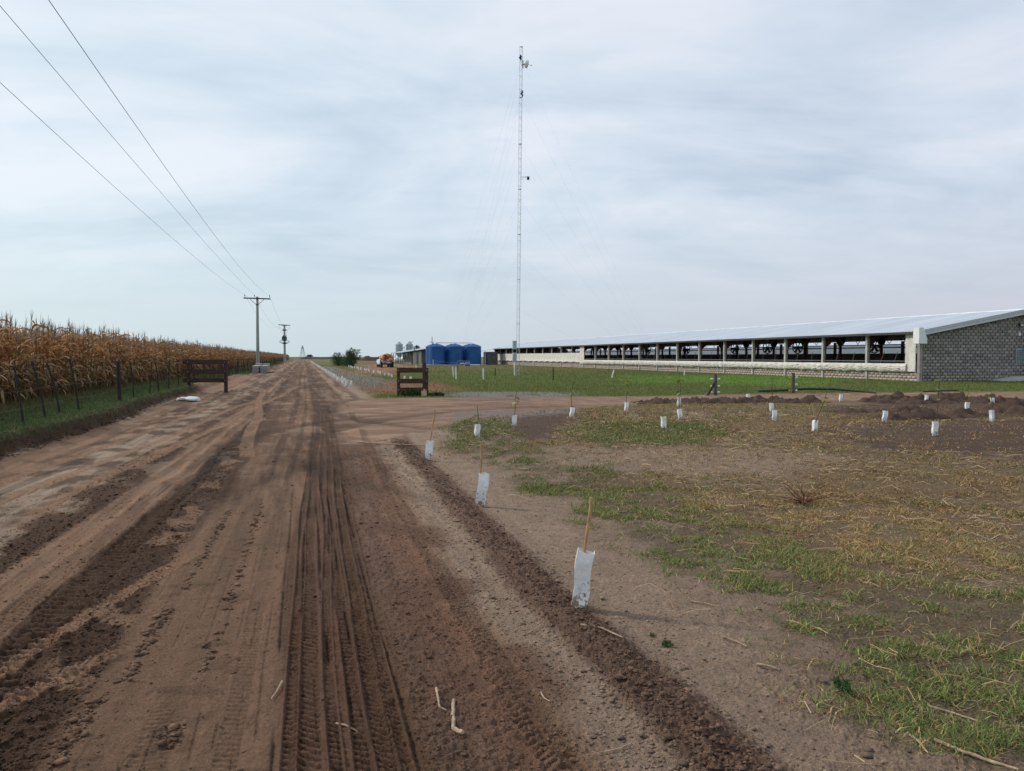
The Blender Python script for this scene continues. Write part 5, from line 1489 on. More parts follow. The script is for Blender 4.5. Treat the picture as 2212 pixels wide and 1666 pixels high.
def tank_trailer():
    x, y = LD((836 - 1106) / F_PX * 112, 112)
    r = empty('tank_trailer', (x, y, hgt(x, y)), 0, 'trailer with an oval tank in flaking red and cream paint on the yard track', 'trailer')
    a, b = .95, .52; zc = 1.48
    n = 32; vs = []; fs = []
    secs = [(-1.35, .80), (-1.32, .93), (-1.22, 1.0), (1.6, 1.0), (1.7, .93), (1.73, .80)]
    for yy, k in secs:
        for i in range(n):
            t = 2 * PI * i / n; vs.append((a * k * math.cos(t), yy, zc + b * k * math.sin(t)))
    for j in range(len(secs) - 1):
        for i in range(n): fs.append((j * n + i, j * n + (i + 1) % n, (j + 1) * n + (i + 1) % n, (j + 1) * n + i))
    fs.append(tuple(range(n))[::-1]); fs.append(tuple((len(secs) - 1) * n + i for i in range(n)))
    MB().add(vs, fs).build('tank', M['rust'], r, smooth=True, angle=35)
    MB().lathe([(.22, 1.95), (.22, 2.06), (.18, 2.08)], n=16).build('hatch', M['rust'], r)
    MB().bar((-.45, -1.3, .86), (-.45, 3.0, .86), .1).bar((.45, -1.3, .86), (.45, 3.0, .86), .1).bar((-.6, -1.3, .86), (.6, -1.3, .86), .1).bar((-.35, -1.36, .98), (.35, -1.36, .98), .06).bar((-.35, -1.36, .6), (.35, -1.36, .6), .06).bar((-.35, -1.36, .6), (-.35, -1.36, .98), .06).bar((.35, -1.36, .6), (.35, -1.36, .98), .06).build('chassis', M['dark_steel'], r)
    MB().bar((-.8, 0, .5), (.8, 0, .5), .14).build('axle', M['dark_steel'], r)
    for sx_ in (-1, 1):
        t, q = MB(), MB(); wheel(r, t, q, .48, .26, (sx_ * .80, 0, .46))
        w_ = t.build('wheel', M['rubber'], r, smooth=True, angle=40); q.build('rim', M['zinc'], w_, smooth=True)
        MB().box((sx_ * .80, -1.25, .98), (.16, .06, .12)).build('tail_light', M['white'], r)
    MB().lathe([(.07, -1.6), (.07, -1.35)], (0, 0, .95), 12, 'y').build('outlet_valve', M['zinc'], r)
    MB().tube([(0, 3.0, .8), (-.2, 4.0, .6)], .06, 6).build('drawbar', M['dark_steel'], r)
tank_trailer()

def pickup():
    x, y = LD((829.5 - 1106) / F_PX * 117.5, 117.5)
    r = empty('pickup_truck', (x, y, hgt(x, y)), .0, 'white pickup truck parked in front of the red tank trailer', 'pickup truck')
    # side outline (y backwards -> forwards), tail at -y facing the viewer
    body = [(-2.5, .55), (-2.5, 1.12), (-2.42, 1.18), (-.9, 1.18), (-.9, 1.2), (.9, 1.2), (2.3, 1.1), (2.5, .95), (2.5, .5), (2.0, .42), (-2.2, .42)]
    MB().prism(body, -.88, .88, 'x').build('body', M['white'], r, bevel=.05)
    MB().prism([(-.85, 1.19), (-.62, 1.78), (.35, 1.80), (1.05, 1.19)], -.76, .76, 'x').build('cab', M['white'], r, bevel=.05)
    MB().prism([(-.90, 1.25), (-.70, 1.70), (-.66, 1.70), (-.86, 1.25)], -.62, .62, 'x').build('rear_window', M['glass'], r)
    for sx_ in (-1, 1):
        MB().prism([(-.62, 1.25), (-.48, 1.68), (.30, 1.70), (.80, 1.25)], sx_ * .755 - .02, sx_ * .755 + .02, 'x').build('side_window', M['glass'], r)
        MB().box((sx_ * .78, -2.52, .92), (.14, .05, .3)).build('tail_light', mat('tail_red', (.25, .02, .02), .4, .1, 3), r)
        MB().box((sx_ * .98, .6, 1.28), (.18, .1, .14)).build('mirror', M['dark'], r)
        for yy in (-1.55, 1.6):
            t, q = MB(), MB(); wheel(r, t, q, .37, .24, (sx_ * .80, yy, .36))
            w_ = t.build('wheel', M['rubber'], r, smooth=True, angle=40); q.build('rim', M['zinc'], w_, smooth=True)
    MB().box((0, -2.56, .55), (1.6, .12, .16)).build('rear_bumper', M['dark_steel'], r)
pickup()

def pump_house():
    x0, y0 = LD((1052 - 1106) / F_PX * 152, 152)
    r = empty('pump_house', (x0, y0, 0), 0, 'small grey block pump house between the blue tanks and the long shed', 'pump house')
    V, F, C = blocks_np(0, 2.2, 0, lambda u: 2.55, lambda u, v, d: (u, d, v), c=(.15, .148, .145), seed=9)
    np_mesh('block_wall', V, F, M['block'], C, r)
    MB().box((1.1, 1.6, 1.25), (2.18, 3.1, 2.5)).build('wall', M['mortar'], r)
    MB().box((-.35, .1, 1.3), (.3, .2, 2.6)).build('pillar', M['concrete'], r)
    MB().prism([(-1.7, 2.55), (2.6, 3.35), (2.6, 3.42), (-1.7, 2.62)], -.5, 4).build('roof', M['roof'], r)
pump_house()

# ------------------------------------------------------------------ posts and wires of the electric fence on the right
def post(px, py, top, r, mt, label, cat='fence post', lean=0.0, name='fence_post', group='posts of the electric fence'):
    x, y = G(px, py); d = y * _ct + x * _st
    H = (py - top) / F_PX * d
    z = hgt(x, y)
    o = MB().tube([(0, 0, -.15), (lean * H * .5, 0, H * .5), (lean * H, 0, H)], [r * 1.05, r, r * .95], 10).build(name, mt, smooth=True, angle=50, loc=(x, y, z))
    return tag(o, label, cat, group), x, y, z, H
big1, bx1, by1, bz1, bh1 = post(1545, 853, 808, .075, M['postwood'], 'thick dark wooden corner post with a slanting brace in the meadow')
big2, bx2, by2, bz2, bh2 = post(1713, 850, 806, .075, M['postwood'], 'thick grey wooden post with yellow insulators by the drive')
MB().bar((-.42, -.1, -.02), (-.04, 0, .52), .07).build('brace', M['darkpost'], big1)
yel = mat('yellow_insulator', (.55, .33, .03), .5, .1, 3)
for p, mt in ((big1, M['white']), (big2, yel)):
    for z in (.12, .38, .68):
        MB().lathe([(.02, -.22), (.035, -.18), (.03, -.13), (.012, -.1), (.012, 0)], (0, 0, z), 8, 'x').build('insulator', mt, p)
        MB().lathe([(.012, 0), (.012, .1), (.03, .13), (.035, .18), (.02, .22)], (0, 0, z), 8, 'x').build('insulator', M['white'], p)
thin = []
for px, py, tp, lab in ((1195, 822.5, 794, 'thin dark wooden stake right of the lattice mast'), (1070, 812, 794.6, 'thin dark wooden stake left of the lattice mast'), (989, 801, 779, 'thin dark stake with wires in front of the middle blue tank')):
    o, x, y, z, H = post(px, py, tp, .038, M['darkpost'], lab); thin.append((x, y, z, H))
pv = []
for px, py, tp, ln, lab in ((980, 813, 792, -.12, 'white plastic post leaning left, rear of the pair right of the right wooden wing'), (985.5, 819.5, 794, -.05, 'white plastic post, front of the pair right of the right wooden wing'), (1044, 820.5, 795, .0, 'upright white plastic post between the post pair and the mast'), (1321, 816, 799, .35, 'white plastic post leaning far right in the meadow before the shed'), (936, 789, 777, -.05, 'white plastic post with wires before the left blue tank'), (900, 805, 789, -.1, 'white plastic post seen between the planks of the right wooden wing'), (1478, 811, 800, .1, 'small white plastic post near the shed wall behind the thick corner post')):
    o, x, y, z, H = post(px, py, tp, .05, M['pvc'], lab, lean=ln, name='plastic_post'); pv.append((x, y, z, H, ln))
def wire(a, b, label, r=.004):
    a, b = Vector(a), Vector(b)
    pts = [a.lerp(b, t) - Vector((0, 0, .05 * 4 * t * (1 - t))) for t in np.linspace(0, 1, 8)]
    tag(MB().tube(pts, r, 4).build('fence_wire', M['wire']), label, 'fence wire', 'wires of the electric fence')
wire((pv[4][0], pv[4][1], pv[4][2] + .9), (thin[2][0], thin[2][1], thin[2][2] + .85), 'upper wire from the white post to the dark stake before the blue tanks', .012)
wire((pv[4][0], pv[4][1], pv[4][2] + .45), (thin[2][0], thin[2][1], thin[2][2] + .4), 'lower wire from the white post to the dark stake before the blue tanks', .012)
for z, w_ in ((.38, 'lower'), (.68, 'upper')):
    wire((bx1 + .2, by1, bz1 + z), (bx2 - .2, by2, bz2 + z), w_ + ' wire between the two thick wooden posts', .003)

# ------------------------------------------------------------------ black pipe along the drive
def black_pipe():
    P = [G(p, q) for p, q in ((1638, 849), (1690, 848), (1740, 847.5), (1800, 848), (1850, 849.5), (1893, 851))]
    H = [.07, .08, .13, .13, .08, .04]; R = [.055, .055, .05, .05, .04, .025]
    tag(MB().tube([(x, y, hgt(x, y) + h) for (x, y), h in zip(P, H)], R, 12).build('black_pipe', M['pipe'], smooth=True), 'long black plastic pipe lying along the far edge of the drive', 'pipe')
    P = [G(p, q) for p, q in ((1995, 848), (2030, 847), (2068, 846))]
    tag(MB().tube([(x, y, hgt(x, y) + .03) for x, y in P], [.03, .04, .05], 10).build('black_pipe', M['pipe'], smooth=True), 'short black pipe piece lying on the grass below the block gable', 'pipe')
black_pipe()
# rubbish by the wing
for px, py, lab, m_ in ((922, 801, 'white plastic scrap lying on the meadow right of the right wooden wing', M['white']), (916, 815, 'small pale stone on the meadow right of the right wooden wing', M['concrete'])):
    x, y = G(px, py)
    V = ICO2_V * RNG.uniform(.8, 1.15, (len(ICO2_V), 1)) * A([.16, .12, .06])
    o = np_mesh('plastic_scrap' if 'scrap' in lab else 'stone', V, ICO2_F, m_, smooth=True); o.location = (x, y, hgt(x, y) + .03); tag(o, lab, 'litter' if 'scrap' in lab else 'stone')
# ------------------------------------------------------------------ the long livestock shed
SX, SY = 38.4, 41.1; BAY = 4.764; NB = 24; SL_ = BAY * NB; SW = 16.0
EAVE, RIDGE = 3.22, 4.66
def slope(u):                                   # underside of the roof line across the width
    return EAVE + (RIDGE - EAVE) * (1 - abs(u - SW / 2) / (SW / 2))

def roof_sheet(x0, x1, z0, z1, y0, y1, pitch=.27):
    """ribbed metal sheets: ribs run down the slope"""
    ys = []; dz = []
    y = y0
    while y < y1:
        for o, d in ((0, 0), (.04, .03), (.08, .03), (.12, 0)):
            ys.append(y + o); dz.append(d)
        y += pitch
    n = len(ys); V = []
    for (x, z) in ((x0, z0), ((x0 + x1) / 2, (z0 + z1) / 2), (x1, z1)):
        V += [(x, a, z + b) for a, b in zip(ys, dz)]
    F = [[j * n + i, j * n + i + 1, (j + 1) * n + i + 1, (j + 1) * n + i] for j in range(2) for i in range(n - 1)]
    return A(V), np.array(F)

def _net():
    m, nt, b = nodes('translucent_curtain'); b.inputs['Base Color'].default_value = (.30, .33, .37, 1)
    t = nt.nodes.new('ShaderNodeBsdfTranslucent'); t.inputs['Color'].default_value = (.80, .83, .86, 1)
    n = nt.nodes.new('ShaderNodeTexNoise'); n.inputs['Scale'].default_value = .8
    ms = nt.nodes.new('ShaderNodeMixShader'); mr = nt.nodes.new('ShaderNodeMapRange'); mr.inputs['To Min'].default_value = .55; mr.inputs['To Max'].default_value = .95
    nt.links.new(n.outputs['Fac'], mr.inputs['Value']); nt.links.new(mr.outputs[0], ms.inputs[0]); nt.links.new(b.outputs[0], ms.inputs[1]); nt.links.new(t.outputs[0], ms.inputs[2]); nt.links.new(ms.outputs[0], nt.nodes['Material Output'].inputs['Surface'])
    return m
M['netting'] = _net()
M['zinctrim'] = mat('pale_trim', (.56, .58, .58), .5, .08, 2)
def long_shed():
    r = empty('livestock_shed', (SX, SY, 0), 0, 'long open sided livestock shed with white metal roof and grey block gable', 'shed')
    def at(o): return o
    # --- low block wall on the road side, with plain columns every bay
    V, F, C = blocks_np(0, SL_, -.05, lambda u: 1.10, lambda u, v, d: (d, u, v), c=(.40, .335, .285), cvar=.08, seed=21, gap=.012, hg=.8, vg=1.0)
    np_mesh('side_wall', V, F, M['block'], C, r)
    MB().box((.14, SL_ / 2, .52), (.16, SL_, 1.12)).build('side_wall_core', M['mortar'], r)
    for k in range(NB + 1):
        MB().box((.01, k * BAY + .001, 1.55), (.20, .19, 3.25)).build('column', M['concrete'], r)
    # --- gable of bare blocks
    V, F, C = blocks_np(.16, SW, -.05, lambda u: slope(u) - .12, lambda u, v, d: (u, d - .12, v), c=(.275, .258, .235), cvar=.13, seed=22, gap=.016, hg=.15, vg=4.2)
    np_mesh('gable_wall', V, F, M['block'], C, r)
    MB().prism([(.15, -.1), (SW, -.1), (SW, EAVE - .16), (SW / 2, RIDGE - .16), (.15, EAVE - .16)], -.095, .05).build('gable_core', M['mortar'], r)
    MB().box((.02, -.02, 1.55), (.24, .22, 3.2)).build('corner_pillar', mat('corner_concrete', (.30, .26, .235), .9, .2, 3), r)
    # --- roof
    V1, F1 = roof_sheet(-.45, SW / 2 + .05, EAVE - .02, RIDGE + .06, -.45, SL_ + .4)
    V2, F2 = roof_sheet(SW + .45, SW / 2 - .05, EAVE - .02, RIDGE + .06, -.45, SL_ + .4)
    o = np_mesh('roof', np.concatenate([V1, V2]), np.concatenate([F1, F2 + len(V1)]), M['roof'], None, r)
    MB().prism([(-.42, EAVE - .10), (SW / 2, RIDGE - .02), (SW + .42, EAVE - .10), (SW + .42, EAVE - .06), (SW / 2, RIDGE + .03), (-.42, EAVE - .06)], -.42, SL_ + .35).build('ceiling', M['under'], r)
    MB().tube([(SW / 2, -.46, RIDGE + .07), (SW / 2, SL_ + .4, RIDGE + .07)], .07, 8).build('ridge_cap', M['roof'], r)
    # gable fascia in two bands, and the boxed eave end
    for (a, b, y0, nm) in ((.0, .20, -.50, 'upper'), (.205, .36, -.48, 'lower')):
        MB().prism([(-.40, EAVE + .06 - a), (SW / 2, RIDGE + .10 - a), (SW + .40, EAVE + .06 - a), (SW + .40, EAVE + .06 - b), (SW / 2, RIDGE + .10 - b), (-.40, EAVE + .06 - b)], y0, -.17 if nm == 'lower' else -.2).build('fascia', M['rooftrim'] if nm == 'upper' else M['zinctrim'], r)
    MB().box((SW / 2, -.505, RIDGE - .14), (.10, .02, .5)).build('apex_plate', M['rooftrim'], r)
    MB().prism([(-.62, 2.42), (.02, 2.42), (.02, 2.75), (-.28, 3.45), (-.62, 3.45)], -.62, -.10).build('eave_box', M['white'], r, bevel=.015)
    MB().box((-.40, SL_ / 2, EAVE - .10), (.10, SL_, .12)).build('eave_beam', M['dark_steel'], r)
    # --- curtains
    def roll(y0, y1, z0, z1, proud, seed, nm='curtain'):
        ny = int((y1 - y0) / .045); nv = 19
        Yg, Tg = np.meshgrid(np.linspace(y0, y1, ny), np.linspace(0, 1, nv), indexing='ij')
        strap = .72                                            # tie-up straps gather the cloth
        ph = (Yg / strap + .22 * fbm(Yg * .5, Yg * 0, 2, seed)) % 1.0
        cell = np.floor(Yg / strap)
        swag = np.sin(PI * ph) ** .6
        cr_ = (_hash(cell, cell * 0, seed) & 255) / 255.0
        sag = swag * (.015 + .075 * cr_ ** 2) + .04 * fbm(Yg * .25, Yg * 0, 2, seed + 1)
        Z = z1 + (z0 - sag - z1) * Tg
        fold = np.abs(fbm(Yg * 1.6, Tg * 8 + .5 * swag, 4, seed + 2)) * 1.6
        bul = proud * np.sin(PI * np.clip(Tg * 1.04, 0, 1)) ** .5 * (.35 + .4 * swag + .55 * fold)
        V = np.stack([-.11 - bul, Yg, Z], -1).reshape(-1, 3)
        i, j = np.meshgrid(np.arange(ny - 1), np.arange(nv - 1), indexing='ij')
        F = np.stack([i * nv + j, i * nv + j + 1, (i + 1) * nv + j + 1, (i + 1) * nv + j], -1).reshape(-1, 4)
        np_mesh(nm, V, F, M['curtain'], None, r, smooth=True)
    roll(.9, 13 * BAY - .6, .60, 1.14, .17, 31)
    # closed half-height curtain on the far bays
    ny, nv = 420, 9
    V = []
    for i in range(ny):
        y = 13 * BAY + .9 + (SL_ - 13 * BAY - 1.0) * i / (ny - 1)
        for j in range(nv):
            t = j / (nv - 1); z = 2.14 - (2.14 - .82) * t
            V.append((-.13 - .035 * float(fbm(A([y * 1.3]), A([t * 1.5]), 3, 71)[0]) - (.07 * max(0, t - .75) * 4), y, z - .04 * math.sin(y * 2) * t))
    F = np.array([[i * nv + j, i * nv + j + 1, (i + 1) * nv + j + 1, (i + 1) * nv + j] for i in range(ny - 1) for j in range(nv - 1)])
    np_mesh('closed_curtain', A(V), F, M['curtain'], None, r, smooth=True)
    for y0, y1 in ((.12, 1.05), (13 * BAY - .75, 13 * BAY + .95), (SL_ - .6, SL_ + .1)):
        n = 14; V = []
        for i in range(n):
            y = y0 + (y1 - y0) * i / (n - 1)
            for j in range(n):
                t = j / (n - 1); z = 3.06 - 2.44 * t
                V.append((-.15 - .05 * float(fbm(A([y * 2.2]), A([z * 2.2]), 3, 77)[0]), y, z))
        F = np.array([[i * n + j, i * n + j + 1, (i + 1) * n + j + 1, (i + 1) * n + j] for i in range(n - 1) for j in range(n - 1)])
        np_mesh('curtain_pocket', A(V), F, M['curtain'], None, r, smooth=True)
        if y1 < 5: MB().tube([(-.16, .14, 3.1), (-.16, .14, .5)], .022, 6).tube([(-.17, .65, 2.9), (-.17, .80, 2.72), (-.17, .95, 2.85)], .012, 5).build('winch_cable', M['zinc'], r)
    # --- frames inside: red-oxide rafters with haunches, inner columns
    for k in range(NB + 1):
        y = k * BAY
        mb = MB()
        mb.prism([(.12, 1.1), (.22, 1.1), (.24, 2.3), (1.15, slope(1.15) - .36), (SW / 2, RIDGE - .42), (SW / 2, RIDGE - .09), (.12, slope(.16) - .17)], y - .05, y + .05)
        mb.build('frame', M['redsteel'], r)
    for k in range(NB + 1):
        y = k * BAY + .02
        MB().box((5.3, y, 1.5), (.18, .16, 3.0)).prism([(4.6, 3.5), (5.1, 2.55), (5.5, 2.55), (6.0, 3.6)], y - .1, y + .1).build('inner_column', M['redsteel'], r)
    # --- rails and lattice under the eave
    MB().bar((.06, .1, 1.30), (.06, SL_, 1.30), .045).build('rail', M['greywall'], r)
    MB().bar((.75, .1, 2.42), (.75, SL_, 2.42), .05).bar((5.0, .1, 2.30), (5.0, SL_, 2.30), .09).build('water_line', M['dark'], r)
    lt = MB()
    y = .3; z_t, z_b = 3.05, 2.5; s_ = 1
    while y < 72:
        lt.bar((1.2, y, z_t), (1.2, y + .55, z_b) , .028); lt.bar((1.2, y + .55, z_b), (1.2, y + 1.1, z_t), .028)
        y += 1.588
    lt.bar((1.2, .2, z_t + .03), (1.2, 72, z_t + .03), .04)
    lt.build('eave_truss', M['greywall'], r)
    lt = MB(); y = .5
    rr = random.Random(3)
    while y < 60:
        lt.bar((.9, y, 2.0 + rr.uniform(-.1, .1)), (.95, y + rr.uniform(.2, .5), 1.05), .025); y += rr.uniform(1.0, 1.9)
    lt.bar((.93, .2, 1.06), (.93, 60, 1.06), .04)
    lt.build('pen_trellis', M['greywall'], r)
    # --- pens, far side
    pn = MB()
    for x in (5.3, 10.7):
        for z in (.45, .8, 1.15): pn.bar((x, .2, z), (x, SL_, z), .06)
    for k in range(0, 2 * NB, 1): pn.bar((3.0 + (k % 2), k * BAY / 2, .9), (9.0, k * BAY / 2, .9), .05)
    pn.build('pen_rails', M['dark_steel'], r)
    MB().box((10.7, SL_ / 2, .6), (.12, SL_, 1.15)).build('pen_wall', M['concrete'], r)
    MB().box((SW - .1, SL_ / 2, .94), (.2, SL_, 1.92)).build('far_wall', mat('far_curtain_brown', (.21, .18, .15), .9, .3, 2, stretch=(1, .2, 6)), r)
    n_ = 200; V = []
    for i in range(n_):
        y = SL_ * i / (n_ - 1)
        for j in range(6): V.append((SW + .02 + .04 * math.sin(y * 3 + j), y, 1.85 + (EAVE - .42 - 1.85) * j / 5))
    F = np.array([[i * 6 + j, i * 6 + j + 1, (i + 1) * 6 + j + 1, (i + 1) * 6 + j] for i in range(n_ - 1) for j in range(5)])
    np_mesh('far_curtain', A(V), F, M['netting'], None, r, smooth=True)
    for k in range(NB + 1):
        MB().box((SW - .1, k * BAY, 1.5), (.22, .22, 3.1)).build('far_column', M['redsteel'], r)
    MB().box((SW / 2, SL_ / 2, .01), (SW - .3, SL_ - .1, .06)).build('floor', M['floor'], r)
    V, F, C = blocks_np(0, SW, 0, lambda u: slope(u) - .15, lambda u, v, d: (u, SL_ + .0 - d, v), c=(.18, .175, .17), seed=23, bw=.8, bh=.4)
    np_mesh('end_wall', V, F, M['block'], C, r)
    # --- gate, ramp, lamp and box on the gable
    MB().box((7.98, -.135, 1.58), (.62, .06, 1.10)).build('gate_frame', M['zinc'], r)
    g = MB()
    for k in range(5): g.box((7.72 + k * .13, -.175, 1.58), (.03, .02, 1.08))
    for k in range(8): g.box((7.98, -.178, 1.08 + k * .14), (.6, .012, .03))
    MB().box((7.98, -.168, 1.58), (.54, .012, 1.0)).build('gate_panel', mat('gate_blue', (.06, .09, .11), .5, .5, 30), r)
    g.build('gate_bars', M['zinc'], r)
    MB().box((8.35, -.22, 1.58), (.08, .25, 1.1)).build('gate_leaf', M['steel'], r)
    for k in range(3): MB().box((9.0, -1.3, .42 + k * .215), (2.9, .05, .2)).build('ramp_board', M['greyboard'], r)
    MB().box((7.5, -1.3, .62), (.06, .08, .85)).build('ramp_post', M['steel'], r)
    MB().prism([(5.6, -.05), (5.65, .04), (7.5, .30), (10.5, .30), (10.5, -.05)], -1.5, -.14).build('ramp', M['concrete'], r)
    lm = MB().box((7.95, -.24, 3.72), (.28, .14, .18)).bar((7.9, -.12, 3.85), (7.9, -.24, 3.78), .04).build('flood_lamp', M['dark_steel'], r)
    MB().box((7.97, -.315, 3.70), (.18, .012, .10)).build('lamp_glass', M['steel'], lm)
    MB().box((7.92, -.17, 3.1), (.13, .08, .2)).build('junction_box', M['white'], r)
    MB().lathe([(.10, 0), (.10, .07), (.06, .12)], (8.62, -.2, 2.15), 12, 'y').build('bulkhead_light', M['white'], r)
long_shed()

def second_shed():
    x0 = SX + SW + 9.0; W = 16
    r = empty('livestock_shed', (x0, SY, 0), 0, 'second white roofed shed standing behind, glimpsed through the openings of the long shed', 'shed')
    V, F = roof_sheet(-.45, W / 2, 2.5, 4.5, -.4, SL_, .8)
    np_mesh('roof', V, F, M['roof'], None, r)
    V, F = roof_sheet(W + .45, W / 2, 2.5, 4.5, -.4, SL_, .8)
    np_mesh('roof', V, F, M['roof'], None, r)
    MB().box((.1, SL_ / 2, .9), (.2, SL_, 1.8)).build('side_wall', M['greywall'], r)
    for k in range(NB + 1): MB().box((0, k * BAY, 1.25), (.2, .2, 2.5)).build('column', M['concrete'], r)
    MB().prism([(.1, 0), (W, 0), (W, 2.4), (W / 2, 4.3), (.1, 2.4)], -.1, .1).build('gable_wall', M['greywall'], r)
    lt = MB()
    for k in range(NB * 2):
        y = k * BAY / 2
        lt.bar((-.35, y, 2.0), (-.35, y + BAY / 2, 2.9), .07); lt.bar((-.35, y + BAY / 2, 2.0), (-.35, y, 2.9), .07)
    lt.bar((-.35, 0, 2.0), (-.35, SL_, 2.0), .06)
    lt.build('bracing', M['zinc'], r)
second_shed()

def shed_fans():
    r = empty('ceiling_fan', (0, 0, 0))
    n = 40
    MB().tube([(0, .52 * math.cos(2 * PI * k / n), .52 * math.sin(2 * PI * k / n)) for k in range(n)], .045, 8, closed=True).build('ring', M['dark'], r, smooth=True)
    MB().lathe([(.05, -.12), (.12, -.1), (.12, .1), (.05, .12)], n=14, axis='x').build('motor', M['dark'], r, smooth=True)
    for k in range(6):
        a = 2 * PI * k / 6; c, s_ = math.cos(a), math.sin(a)
        MB().add([(-.03, .1 * c - .05 * s_, .1 * s_ + .05 * c), (.03, .1 * c + .05 * s_, .1 * s_ - .05 * c), (.05, .46 * c + .10 * s_, .46 * s_ - .10 * c), (-.05, .46 * c - .10 * s_, .46 * s_ + .10 * c), (-.02, .1 * c - .05 * s_, .1 * s_ + .05 * c), (.04, .1 * c + .05 * s_, .1 * s_ - .05 * c), (.06, .46 * c + .10 * s_, .46 * s_ - .10 * c), (-.04, .46 * c - .10 * s_, .46 * s_ + .10 * c)], [(0, 1, 2, 3), (7, 6, 5, 4), (0, 1, 5, 4), (1, 2, 6, 5), (2, 3, 7, 6), (3, 0, 4, 7)]).build('blade', M['dark'], r)
    MB().bar((0, -.3, .4), (0, -.45, 1.0), .03).bar((0, .3, .4), (0, .45, 1.0), .03).build('hanger', M['dark'], r)
    labs = ['largest dark fan wheel hanging in the second open bay from the gable', 'dark fan wheel hanging in the third open bay, bigger than its twin beyond', 'dark fan wheel hanging in the fourth open bay from the gable', 'dark fan wheel hanging in the fifth bay of the shed', 'small dark fan wheel hanging in the seventh bay of the shed', 'smallest dark fan wheel hanging far along the shed']
    for i, (y, x) in enumerate(((7.6, 3.0), (16.9, 3.0), (20.2, 2.2), (27.0, 3.0), (37, 3.0), (47, 3.0))):
        q = r if i == 0 else copy_tree(r)
        q.location = (SX + x, SY + y, 2.40); q.rotation_euler = (0, 0, .25)
        tag(q, labs[i], 'fan', 'fans hanging inside the long shed')
shed_fans()

